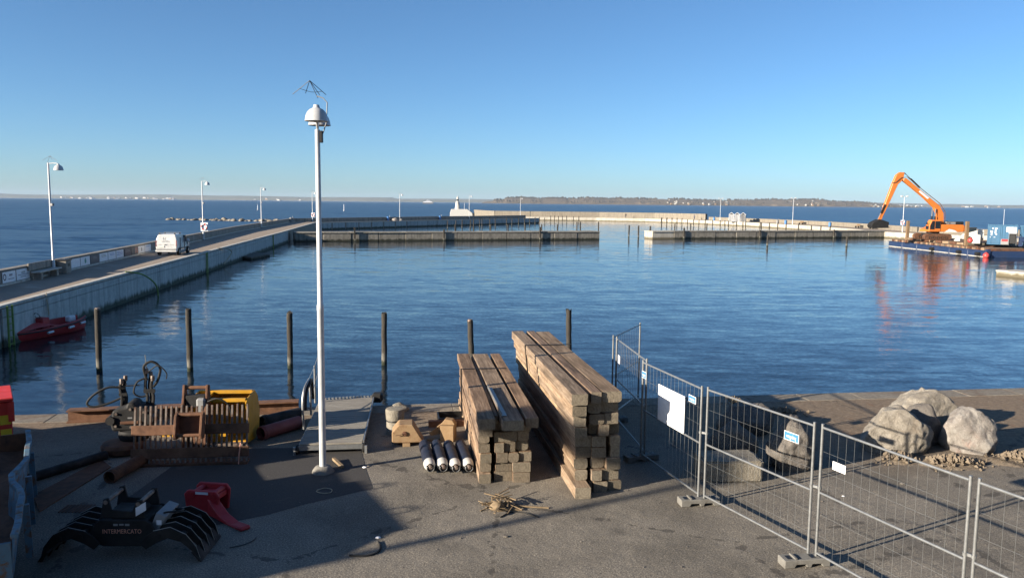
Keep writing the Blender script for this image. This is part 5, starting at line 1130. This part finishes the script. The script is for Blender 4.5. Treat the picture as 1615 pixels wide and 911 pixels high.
# excavator: local x to the right in the picture, z up; the boom plane lies across the view
ex = empty('excavator', (64.0, 121.0, .30), R(3), 'orange long reach excavator on tracks standing on the barge', 'excavator')
EX = lambda x, z: (x-64.0, z-.30)
for y in (-1.55, 1.15):
    tk = MB().prism(arc(-1.75, .48, .46, 90, 270, 6) + arc(1.65, .48, .46, -90, 90, 6), y, y+.6, 'y').build('track', MT['rust'], ex, bevel=.03)
    for k in range(14): MB().box(-1.7+k*.245, -1.58+k*.245, y-.03, y+.63, .935, .985).build('track_shoe', MT['rust'], tk)
    for k in range(5): MB().lathe([(0, -.04), (.2, -.04), (.22, 0), (.2, .04)], 10, Matrix.Translation((-1.3+k*.62, y-.03, .40)) @ Matrix.Rotation(R(90), 4, 'X')).build('track_roller', MT['black_steel'], tk)
MB().box(-1.2, 1.2, -1.0, 1.0, .5, 1.0).build('undercarriage', MT['black_steel'], ex)
MB().lathe([(.9, 1.0), (.9, 1.25)], 16).build('slew_ring', MT['black_steel'], ex)
MB().prism([(-1.35, 1.26), (4.0, 1.26), (4.05, 2.15), (3.9, 2.35), (.6, 2.38), (-.1, 2.2), (-1.3, 1.55)], -1.35, 1.35, 'y').build('engine_house', MT['orange'], ex, bevel=.06, seg=2)
MB().prism([(1.0, 1.262), (3.0, 1.262), (2.6, 1.5), (1.7, 1.7)], -1.362, -1.352, 'y').build('white_flash', MT['sign_white'], ex)
MB().box(3.0, 4.35, -1.3, 1.3, 1.30, 2.25).build('counterweight', MT['orange'], ex, bevel=.18, seg=3)
MB().box(1.6, 2.9, -1.0, 1.0, 2.38, 2.75).build('engine_cover', MT['grey'], ex, bevel=.05); MB().box(3.0, 4.2, -.9, .9, 2.3, 2.8).build('rear_deck_box', MT['black_steel'], ex, bevel=.05)
cb_ = MB().prism([(-1.45, 1.35), (.35, 1.35), (.35, 2.95), (.25, 3.05), (-1.05, 3.05), (-1.45, 2.2)], -1.4, -.45, 'y').build('cab', MT['orange'], ex, bevel=.04)
MB().prism([(-1.30, 1.62), (-.62, 1.62), (-.62, 2.86), (-1.0, 2.86), (-1.30, 2.2)], -1.425, -1.403, 'y').build('cab_window', MT['glass'], ex); MB().box(-.52, .25, -1.425, -1.403, 1.75, 2.86).build('cab_window', MT['glass'], ex)
MB().hexa([(-1.475, -1.32, 1.6), (-1.475, -.52, 1.6), (-1.455, -.52, 1.6), (-1.455, -1.32, 1.6), (-1.475, -1.32, 2.15), (-1.475, -.52, 2.15), (-1.455, -.52, 2.15), (-1.455, -1.32, 2.15)]).build('windscreen', MT['glass'], ex)
for x in (.55, 1.0, 1.45): MB().tube([(x, -1.25, 2.38), (x, -1.25, 2.85)], .03, 5).build('guard_rail', MT['black'], ex)
MB().tube([(.5, -1.25, 2.83), (1.55, -1.25, 2.83)], .03, 5).build('guard_rail', MT['black'], ex)
MB().tube([(-1.5, -1.3, 2.4), (-1.75, -1.3, 2.45)], .02, 5).build('mirror_arm', MT['black'], ex); MB().box(-1.82, -1.68, -1.35, -1.25, 2.3, 2.65).build('mirror', MT['black'], ex)
dr = empty('person', (63.85, 119.95, 1.95), 0, 'excavator driver in a yellow hi-vis jacket sitting in the cab', 'person')
boom = [EX(*q_) for q_ in ((65.1, 2.6), (65.5, 2.8), (65.35, 4.4), (64.65, 5.5), (62.3, 7.2), (59.2, 9.55), (58.8, 9.5), (58.75, 9.15), (61.9, 6.82), (63.8, 5.2), (64.3, 4.2), (64.6, 2.75))]
MB().prism(boom, -.28, .28, 'y').build('boom', MT['orange'], ex, bevel=.05)
MB().prism([EX(*q_) for q_ in ((62.9, 6.62), (61.4, 7.72), (61.2, 7.55), (62.65, 6.45))], -.286, -.282, 'y').build('boom_panel', MT['sign_white'], ex)
stick = [EX(*q_) for q_ in ((58.9, 10.4), (58.2, 10.42), (57.65, 10.0), (57.25, 9.0), (55.4, 3.35), (55.7, 3.15), (58.0, 8.6), (58.75, 9.3))]
MB().prism(stick, -.24, .24, 'y').build('stick', MT['orange'], ex, bevel=.05)
def ram(p, q_, r1, r2, y=0.0):
    p, q_ = Vector((EX(*p)[0], y, EX(*p)[1])), Vector((EX(*q_)[0], y, EX(*q_)[1])); m_ = p.lerp(q_, .58)
    c_ = MB().tube([p, m_], r1, 10).build('hydraulic_ram', MT['black_steel'], ex, smooth=True); MB().tube([m_, q_], r2, 8).build('ram_rod', MT['galv'], c_, smooth=True)
ram((61.5, 8.15), (58.95, 10.35), .13, .07); ram((63.9, 2.3), (63.95, 5.0), .13, .08, -.42); ram((63.9, 2.3), (63.95, 5.0), .13, .08, .42); ram((56.1, 5.6), (55.1, 3.3), .10, .06, -.3)
MB().tube([(EX(x, z)[0], -.3, EX(x, z)[1]) for x, z in ((65.6, 3.2), (65.5, 4.6), (64.7, 5.75), (62.3, 7.45), (59.3, 9.7), (58.4, 9.6), (57.6, 8.9), (57.0, 8.8))], .05, 6).build('hose_run', MT['rust'], ex)
MB().prism([EX(*q_) for q_ in ((55.9, 3.2), (55.3, 3.35), (54.3, 2.85), (54.0, 2.4), (54.2, 2.0), (56.6, 2.05), (56.75, 2.9))], -.7, .7, 'y').build('bucket', MT['black_steel'], ex, bevel=.05)
for k in range(5): MB().box(EX(56.5, 0)[0], EX(56.85, 0)[0], -.65+k*.3, -.55+k*.3, EX(0, 2.05)[1], EX(0, 2.25)[1]).build('bucket_tooth', MT['rust_worn'], ex)
def figure(root, h, top, legs, sit=False):
    """one continuous body surface grown with a skin modifier"""
    if sit: J = [(0, 0, 0), (0, 0, .28), (0, 0, .5), (0, 0, .6), (-.02, 0, .72), (0, .18, .46), (-.14, .22, .24), (-.34, .16, .22), (0, -.18, .46), (-.14, -.22, .24), (-.34, -.16, .22), (-.38, .12, .02), (-.42, .12, -.35), (-.38, -.12, .02), (-.42, -.12, -.35)]
    else: J = [(0, 0, .92), (0, 0, 1.2), (0, 0, 1.42), (0, 0, 1.52), (0, .02, 1.66), (.19, 0, 1.40), (.23, .0, 1.12), (.22, .10, .88), (-.19, 0, 1.40), (-.23, .0, 1.12), (-.22, .08, .88), (.1, .06, .5), (.11, -.02, .06), (-.1, -.06, .5), (-.11, -.1, .06)]
    E = [(0, 1), (1, 2), (2, 3), (3, 4), (2, 5), (5, 6), (6, 7), (2, 8), (8, 9), (9, 10), (0, 11), (11, 12), (0, 13), (13, 14)]
    rad = [.15, .15, .15, .06, .10, .07, .05, .04, .07, .05, .04, .085, .055, .085, .055]
    me = bpy.data.meshes.new('body'); me.from_pydata([tuple(c*h/1.76 for c in j) for j in J], E, []); o = bpy.data.objects.new('body', me); COL.objects.link(o); o.parent = root
    sk_ = o.modifiers.new('skin', 'SKIN'); 
    for v, r_ in zip(me.skin_vertices[0].data, rad): v.radius = (r_, r_)
    me.skin_vertices[0].data[0].use_root = True; s_ = o.modifiers.new('sub', 'SUBSURF'); s_.levels = s_.render_levels = 1; me.materials.append(top)
    return o
figure(dr, 1.76, MT['hivis'], MT['dark_cloth'], True)
bm_h = MB().lathe([(0, .13), (.07, .11), (.1, .03), (.095, -.05), (.05, -.12), (0, -.13)], 10); bm_h.build('head', MT['skin'], dr, (-.02, 0, .76), smooth=True)
MB().lathe([(0, .15), (.08, .13), (.115, .05), (.12, .02), (.0, .02)], 10).build('cap', MT['dark_cloth'], dr, (-.01, 0, .77), smooth=True)
# skid loader
ps = at_depth(1534, 381, 113.2); sl = empty('skid_loader', (ps.x, ps.y, .36), R(-28), 'white skid steer loader parked on the barge before the blue container', 'loader')
MB().prism([(-.9, .35), (1.25, .35), (1.35, 1.2), (1.1, 1.55), (.3, 1.35), (-.85, 1.0)], -.75, .75, 'y').build('chassis', MT['white'], sl, bevel=.06)
MB().prism([(-.85, 1.0), (.3, 1.2), (.35, 2.0), (-.55, 2.0)], -.5, .5, 'y').build('cab', MT['glass'], sl, bevel=.03); MB().box(-.6, .42, -.52, .52, 2.0, 2.08).build('cab_roof', MT['black'], sl)
for s in (-1, 1):
    MB().prism([(1.3, 1.45), (1.2, 1.8), (.9, 1.85), (-1.3, 1.1), (-1.75, .45), (-1.6, .35), (-1.15, .9), (.9, 1.5)], s*.62, s*.80, 'y').build('lift_arm', MT['white'], sl, bevel=.03)
    for x in (-.55, .75):
        wl = MB().lathe([(.2, -.15), (.38, -.15), (.42, -.08), (.42, .08), (.38, .15), (.2, .15)], 16, Matrix.Translation((x, s*.95, .42)) @ Matrix.Rotation(R(90), 4, 'X')).build('wheel', MT['rubber'], sl, smooth=True)
        MB().lathe([(0, -.16), (.2, -.16), (.22, -.14)], 12, Matrix.Translation((x, s*.95, .42)) @ Matrix.Rotation(R(90), 4, 'X')).build('rim', MT['buoy'], wl)
MB().prism([(-1.6, .1), (-2.3, .1), (-2.35, .2), (-1.8, .8), (-1.6, .8)], -.85, .85, 'y').build('bucket', MT['white'], sl, bevel=.02)
# containers on the barge
def container(p, rz, L, W2, H2, label, end_deco=False):
    r = empty('shipping_container', p, rz, label, 'container', 'blue containers on the barge'); MB().box(.06, L-.06, .06, W2-.06, .1, H2-.06).build('box', MT['blue_cont'], r)
    for (x, y) in ((0, 0), (L-.12, 0), (0, W2-.12), (L-.12, W2-.12)): MB().box(x, x+.12, y, y+.12, 0, H2).build('corner_post', MT['blue_cont'], r)
    MB().box(.1, L-.1, -.0, .08, H2-.14, H2).build('top_rail', MT['blue_cont'], r); MB().box(.1, L-.1, .0, .08, 0, .14).build('bottom_rail', MT['blue_cont'], r)
    if not end_deco:
        for k in range(int(L/.28)-1): MB().prism([(.15+k*.28, .06), (.20+k*.28, .015), (.30+k*.28, .015), (.35+k*.28, .06)], .15, H2-.15, 'z').build('corrugation', MT['blue_cont'], r)
    else:
        for x in (.12, L/2+.02): MB().box(x, x+L/2-.14, .01, .058, .16, H2-.16).build('door_leaf', MT['blue_cont'], r, bevel=.015)
        for x in (.45, L/2-.25, L/2+.3, L-.4): MB().tube([(x, -.01, .1), (x, -.01, H2-.1)], .025, 6).build('lock_rod', MT['blue_cont'], r)
        for (x0, x1, z0, z1) in ((.5, .72, 2.1, 2.2), (.85, 1.15, 2.1, 2.2), (.35, .62, 1.6, 1.85), (.4, .56, 1.2, 1.55), (.85, 1.0, 1.45, 2.0), (.95, 1.12, 1.3, 1.45), (.3, .45, .95, 1.0), (.75, .95, .95, 1.0)):
            MB().box(x0, x1, -.002, .009, z0, z1).build('stencil_mark', MT['sign_white'], r)
        MB().box(L*.62, L*.96, -.022, -.012, 1.75, 2.35).build('notice_sheet', MT['sheet_white'], r)
    return r
pc = at_depth(1556, 385, 107.5); container((pc.x, pc.y, pc.z), R(-31), 3.45, 6.0, 2.65, 'blue container with white stencil marks and door end on the barge', True)
container((pc.x+3.75*math.cos(R(31)), pc.y-3.75*math.sin(R(31)), pc.z), R(-31), 4.0, 2.44, 2.6, 'blue corrugated container cut by the right picture edge')
MB_ = MB().tube([(0, 0, 0), (0, 0, 2.1)], .02, 5); tag(MB_.build('whip_aerial', MT['sign_white'], None, (pc.x+3.0, pc.y+1.5, pc.z+2.6)), 'thin white whip aerial above the blue containers', 'aerial')
gn = empty('pump_unit', (pc.x+.9, pc.y-1.6, pc.z-.02), R(-31), 'small white and black pump unit in a frame before the blue container', 'pump')
MB().box(0, .9, 0, .7, .05, .8).build('tank', MT['grey'], gn, bevel=.05); MB().box(.95, 1.7, .05, .65, .2, 1.5).build('engine', MT['black'], gn, bevel=.05); MB().box(.85, 1.75, 0, .7, 1.55, 1.75).build('hood', MT['sign_white'], gn, bevel=.04); MB().box(.1, .8, -.01, -.002, .5, .78).build('red_panel', MT['red'], gn)
for (x, y) in ((.9, 0), (1.75, 0), (.9, .7), (1.75, .7)): MB().tube([(x, y, 0), (x, y, 1.6)], .03, 6).build('frame_post', MT['galv'], gn)
tag(MB().prism([(0, 0), (1.0, 0), (1.0, 1.2), (0, 1.25)], 0, 1.0, 'y').build('white_crate', MT['white'], None, (pc.x-.75, pc.y+2.2, pc.z-.02), R(-31), bevel=.03), 'white box crate between skid loader and blue container', 'crate')
wn_ = empty('deck_winch', (pc.x+2.4, pc.y-3.2, pc.z-.1), R(-20), 'blue deck winch at the right end of the barge', 'winch')
MB().box(0, .35, 0, .6, 0, 1.1).build('stand', MT['blue_hull'], wn_); MB().tube([(.1, .3, .8), (1.6, .3, .8)], .32, 12).build('drum', MT['blue_hull'], wn_, smooth=True); MB().box(-.3, .8, .1, .5, 1.1, 1.25).build('top_frame', MT['blue_hull'], wn_); MB().box(1.5, 1.7, 0, .6, 0, 1.1).build('stand', MT['blue_hull'], wn_)
def buoy(p, r_, label):
    o = empty('mooring_buoy', p, 0, label, 'buoy', 'red buoys at the barge'); MB().lathe([(0, r_*2.1), (.06, r_*2.1), (.07, r_*1.98), (r_*.5, r_*1.87), (r_*.87, r_*1.5), (r_, r_), (r_*.87, r_*.5), (r_*.5, r_*.13), (0, 0)], 18).build('float', MT['buoy'], o, smooth=True)
    MB().lathe([(.05, 0), (.08, .03), (.05, .06)], 8, Matrix.Translation((0, 0, r_*2.1))).build('eye', MT['black'], o)
p = at(1555, 406, WATER); buoy((p.x, p.y, WATER-.15), .40, 'red buoy floating at the barge side')
p = at_depth(1530, 383, 107.2); buoy((p.x, p.y, p.z), .34, 'red buoy lying on the barge deck beside the skid loader')
a, b = at(1570, 434, WATER), at(1625, 439.5, WATER); fp_ = empty('floating_pontoon', (a.x, a.y, WATER), math.atan2(b.y-a.y, b.x-a.x), 'pale concrete floating pontoon at the right picture edge', 'pontoon')
for k in range(3): MB().box(k*3.4+.03, k*3.4+3.37, 0, 2.6, -.4, .42).build('float_block', MT['white_conc'], fp_, bevel=.04)
for k in range(3): MB().box(k*3.4, k*3.4+3.4, -.06, 2.66, .422, .52).build('deck_slab', MT['coping'], fp_, bevel=.02)
MB().tube([(3.2, -.1, .1), (3.6, -.1, .1)], .16, 8).build('tyre_fender', MT['rubber'], fp_)

# ------------------------------------------------------------------ on the breakwater: huts, bins, lighthouse, walkers
for k in range(3):
    h_ = empty('beach_hut', (68.4 + k*1.55, 248.5-k*.9, 0), R(-25), ['leftmost white striped beach hut on the breakwater', 'middle white striped beach hut on the breakwater', 'dark fronted beach hut at the right of the three'][k], 'hut', 'beach huts on the breakwater')
    MB().box(-.72, .72, -.6, .6, 0, 2.25).build('wall', MT['black'], h_)
    for x in (-.72, -.38, .0, .36, .66): MB().box(x-.04 if k < 2 else x-.02, x+.07 if k < 2 else x+.03, -.63, -.602, .05, 2.3).build('white_board', MT['sign_white'], h_)
    MB().prism([(-.85, 2.2), (0, 2.85), (.85, 2.2), (.85, 2.30), (0, 2.95), (-.85, 2.30)], -.75, .75, 'y').build('roof', MT['sign_white'], h_); MB().prism([(-.7, 2.25), (.7, 2.25), (0, 2.8)], -.6, .6, 'y').build('gable', MT['black'], h_)
lh = empty('harbour_light', (-23.0, 352.0, 0), 0, 'small white harbour light tower on a white base at the breakwater head', 'lighthouse')
MB().prism([(-4.6, -1.6), (5.6, -1.6), (5.2, .6), (3.0, 2.2), (-4.0, 2.2), (-4.5, .8)], -2.5, 2.5, 'y').build('base', MT['white'], lh, bevel=.1)
MB().box(-4.6, -.2+16, -1.5, 6, -3.0, .4).build('pier_head', MT['white_conc'], lh)
MB().lathe([(1.3, 2.2), (1.0, 3.6), (.85, 5.0), (1.0, 5.05), (1.0, 5.3), (.5, 5.32), (.45, 6.9), (.6, 6.95), (.2, 7.7), (0, 8.0)], 10, Matrix.Translation((-1.4, 0, 0))).build('tower', MT['white'], lh)
MB().lathe([(.47, 5.8), (.52, 5.8), (.50, 6.5), (.46, 6.5)], 10, Matrix.Translation((-1.4, 0, 0))).build('lantern_glass', MT['glass'], lh); MB().box(-1.2, -.7, -1.25, -1.0, 2.2, 4.0).build('door', MT['grey'], lh)
MB().tube([(1.6, 0, 2.2), (1.6, 0, 4.8)], .06, 6).build('signal_mast', MT['sign_white'], lh)
hi2 = [(-16.0, 352.0), (-9.0, 320.0), (-6.0, 309.0)]
o = ribbon(MB(), hi2, off(hi2, -1.2), -3, 2.0).build('seawall', MT['wall_conc']); tag(o, kind='structure')
def bin_(p, mat, label):
    o = empty('litter_bin', p, 0, label, 'bin', 'litter bins on the piers'); MB().lathe([(0, 0), (.3, 0), (.34, .9), (.36, .92), (.36, 1.0), (.2, 1.12), (0, 1.14)], 10).build('drum', mat, o, smooth=True); MB().tube([(.4, 0, 0), (.4, 0, 1.4)], .05, 6).build('post', MT['galv'], o)
bl_ = MT['sign_blue']
for px, path, z, mat, lab in ((612, inner2, PZ2, bl_, 'blue litter bin beside the stones on the outer pier arm'), (694, inner2, PZ2, bl_, 'blue litter bin near the far end of the outer pier arm'), (1126, off(BW, 3), 0, bl_, 'blue litter bin at the step in the seawall'), (1174, off(BW, 3), 0, bl_, 'blue litter bin right of the beach huts'),
                              (1226, off(BW, 3), 0, MT['grey'], 'grey litter bin on the breakwater between huts and lamp mast'), (1239, off(BW, 3), 0, bl_, 'blue litter bin left of the middle lamp mast'), (1309, off(BW, 3), 0, bl_, 'blue litter bin on the breakwater left of the excavator bucket'), (459, inner1, PZ1, MT['grey'], 'dark bin on the pier near the bend')):
    x, y, a = meet(px, 350, path); bin_((x, y, z), mat, lab)
for k, (dx_, s) in enumerate(((0, .8), (1.3, .6), (-.9, .5))):
    x, y, a = meet(623, 345, off(OUT2, -1.6)); boulder('stone', (x+dx_, y+.4*k, PZ2-.05), (s, s*.8, s), 140+k, MT['rock_pink'], ['largest pale stone dumped on the outer pier arm', 'middle sized pale stone at the right on the outer pier arm', 'smallest pale stone at the left on the outer pier arm'][k], 3, 'stone')
x, y, a = meet(987, 345, off(BW, 4.5)); w_ = empty('person', (x, y, 0), R(30), 'distant walker in dark clothes on the curved breakwater', 'person'); figure(w_, 1.78, MT['dark_cloth'], MT['dark_cloth']); MB().lathe([(0, .13), (.07, .11), (.1, .03), (.095, -.05), (.05, -.12), (0, -.13)], 10).build('head', MT['skin'], w_, (0, .02, 1.68), smooth=True); MB().lathe([(0, .16), (.08, .14), (.118, .05), (.12, .0), (0, 0)], 10).build('hair', MT['dark_cloth'], w_, (0, 0, 1.69), smooth=True)
x, y, a = meet(1095, 347, off(BW, 4.0)); w_ = empty('person', (x, y, 0), R(-40), 'distant walker near the right end of the high seawall', 'person'); figure(w_, 1.72, MT['ink'], MT['dark_cloth']); MB().lathe([(0, .13), (.07, .11), (.1, .03), (.095, -.05), (.05, -.12), (0, -.13)], 10).build('head', MT['skin'], w_, (0, .02, 1.64), smooth=True); MB().lathe([(0, .16), (.08, .14), (.118, .05), (.12, .0), (0, 0)], 10).build('hair', MT['dark_cloth'], w_, (0, 0, 1.65), smooth=True)
for k, (px, lab) in enumerate(((1263, 'left'), (1352, 'middle'), (1375, 'right'))):
    x, y, a = meet(px, 355, off(BW, 6.2)); o = empty('breakwater_bench', (x, y, 0), a, '%s wooden bench against the low seawall' % lab, 'bench', 'benches on the breakwater'); MB().box(-.9, .9, -.25, .25, .42, .5).build('seat', MT['spud'], o); MB().box(-.9, .9, .26, .32, .55, .9).build('backrest', MT['spud'], o)
    for s in (-.7, .7): MB().box(s-.05, s+.05, -.2, .2, 0, .419).build('leg', MT['black'], o)

# ------------------------------------------------------------------ rock jetty, buoys, ferry, houses across the water
for k in range(74):
    t = k/73; p = at(264 + 200*t + rnd.uniform(-1, 1), 346.4 + 3.4*t, WATER); s = rnd.uniform(.55, 1.15)
    boulder('jetty_rock', (p.x, p.y + rnd.uniform(-1.5, 1.5), WATER-.3), (s*rnd.uniform(.8, 1.3), s, s*rnd.uniform(.75, 1.15)), 200+k, MT['sea_rock'], 'rough rock in the low rock jetty beyond the pier', 2, 'rock', 'rocks of the low jetty', rnd.uniform(0, 6))
for px, py, h_, lab in ((406.5, 331, 2.4, 'thin white spar buoy left of the tall lamp post'), (542.5, 332.5, 3.0, 'white spar buoy just right of the tall lamp post')):
    p = at(px, py, WATER); o = empty('spar_buoy', (p.x, p.y, WATER), R(4), lab, 'buoy', 'spar buoys on the open water'); MB().lathe([(.45, -.5), (.45, .4), (.2, .6), (.16, h_*1.4), (0, h_*1.42)], 10).build('spar', MT['sign_white'], o, smooth=True); MB().lathe([(.46, .1), (.46, .35)], 10).build('band', MT['grey'], o)
p = at_depth(675, 320.5, 2600.0); fy = empty('ferry', (p.x, p.y, WATER), R(8), 'white ferry far out on the open water', 'ferry')
MB().prism([(-17, 0), (14, 0), (19, 4.2), (-18, 4.2)], -4, 4, 'y').build('hull', MT['ink_grey'], fy); MB().prism([(-16, 4.2), (15, 4.2), (12, 7), (-14, 7)], -3.8, 3.8, 'y').build('main_deck', MT['sign_white'], fy); MB().prism([(-8, 7), (8, 7), (6, 10.5), (-5, 10.5)], -3, 3, 'y').build('wheelhouse', MT['sign_white'], fy); MB().tube([(-1, 0, 10.5), (-1, 0, 14.5)], .4, 6).build('mast', MT['sign_white'], fy); MB().box(-7, 7, -3.1, -3.02, 8, 9).build('window_band', MT['glass'], fy)
def far_house(x, y, z, w_, d, h_, label, group, roof):
    o = empty('far_house', (x, y, z), rnd.uniform(-.4, .4), label, 'house', group); MB().box(-w_/2, w_/2, -d/2, d/2, -3, h_).build('wall', MT['coping' if rnd.random() < .75 else 'buff'], o); MB().prism([(-w_/2-.4, h_), (w_/2+.4, h_), (0, h_+w_*.32)], -d/2-.4, d/2+.4, 'y').build('roof', roof, o)
for k in range(46):
    px = rnd.choice((rnd.uniform(1055, 1090), rnd.uniform(1085, 1170), rnd.uniform(1085, 1170), rnd.uniform(1255, 1300), rnd.uniform(1380, 1398))); X = at_depth(px, 322, 4690).x; up = rnd.random()**2
    y = 4712 + up*150; hz = max(1.5, head_h(X)); far_house(X, y, WATER + hz*(.18 + .62*up) , rnd.uniform(6, 11), rnd.uniform(6, 9), rnd.uniform(3, 5), 'tiny pale house on the shore of the headland', 'houses on the headland', MT['rust' if rnd.random() < .4 else 'ink_grey'])
for k in range(60):
    px = rnd.choice((rnd.uniform(165, 200), rnd.uniform(200, 272), rnd.uniform(255, 272), rnd.uniform(90, 150), rnd.uniform(330, 480), rnd.uniform(1420, 1460), rnd.uniform(1480, 1610))); X = at_depth(px, 320, 9560).x
    far_house(X, 9585 + rnd.uniform(0, 60), WATER + rnd.uniform(2, 15), rnd.uniform(14, 40), 14, rnd.uniform(5, 11), 'tiny white building on the far coast', 'buildings on the far coast', MT['ink_grey'])
# bare woodland along the top of the headland: many small crowns that read as one mass
mb = MB(); g = random.Random(9)
for k in range(2600):
    x = g.uniform(-120, 2430); h = max(1.5, head_h(x)); v_ = g.random()**.6; y = 4705 + v_*330; z = WATER + h*min(1, .35 + v_*.75) - 3; r_ = g.uniform(3, 8) * (1.2 if v_ > .6 else .8)
    if mnoise.noise((x*.006, v_*3, 0)) < -.22: continue
    mb.add([(x-r_, y, z), (x, y-r_, z), (x+r_, y, z), (x, y+r_, z), (x-r_*.6, y-r_*.3, z+r_*1.1), (x+r_*.6, y+r_*.2, z+r_*g.uniform(.9, 1.6)), (x, y, z+r_*g.uniform(1.3, 2.0))], [(0, 1, 4), (1, 2, 5), (2, 3, 5), (3, 0, 4), (1, 5, 4), (3, 4, 5), (4, 5, 6), (1, 4, 6), (1, 6, 5)])
tag(mb.build('far_woodland', MT['wood_far']), 'bare brown woodland covering the headland', 'woodland', None, 'stuff')

# ------------------------------------------------------------------ the air between here and the far coast
t = bpy.data.materials.new('haze'); t.use_nodes = True; t.node_tree.nodes.clear()
ov = t.node_tree.nodes.new('ShaderNodeOutputMaterial'); pv = t.node_tree.nodes.new('ShaderNodeVolumePrincipled'); t.node_tree.links.new(pv.outputs[0], ov.inputs['Volume'])
pv.inputs['Color'].default_value = (.60, .77, 1.0, 1); pv.inputs['Density'].default_value = 3.8e-5; pv.inputs['Anisotropy'].default_value = 0.0
hz_ = MB().box(-15500, 15500, -390, 12900, -5.5, 110).build('haze', t); tag(hz_, kind='stuff')
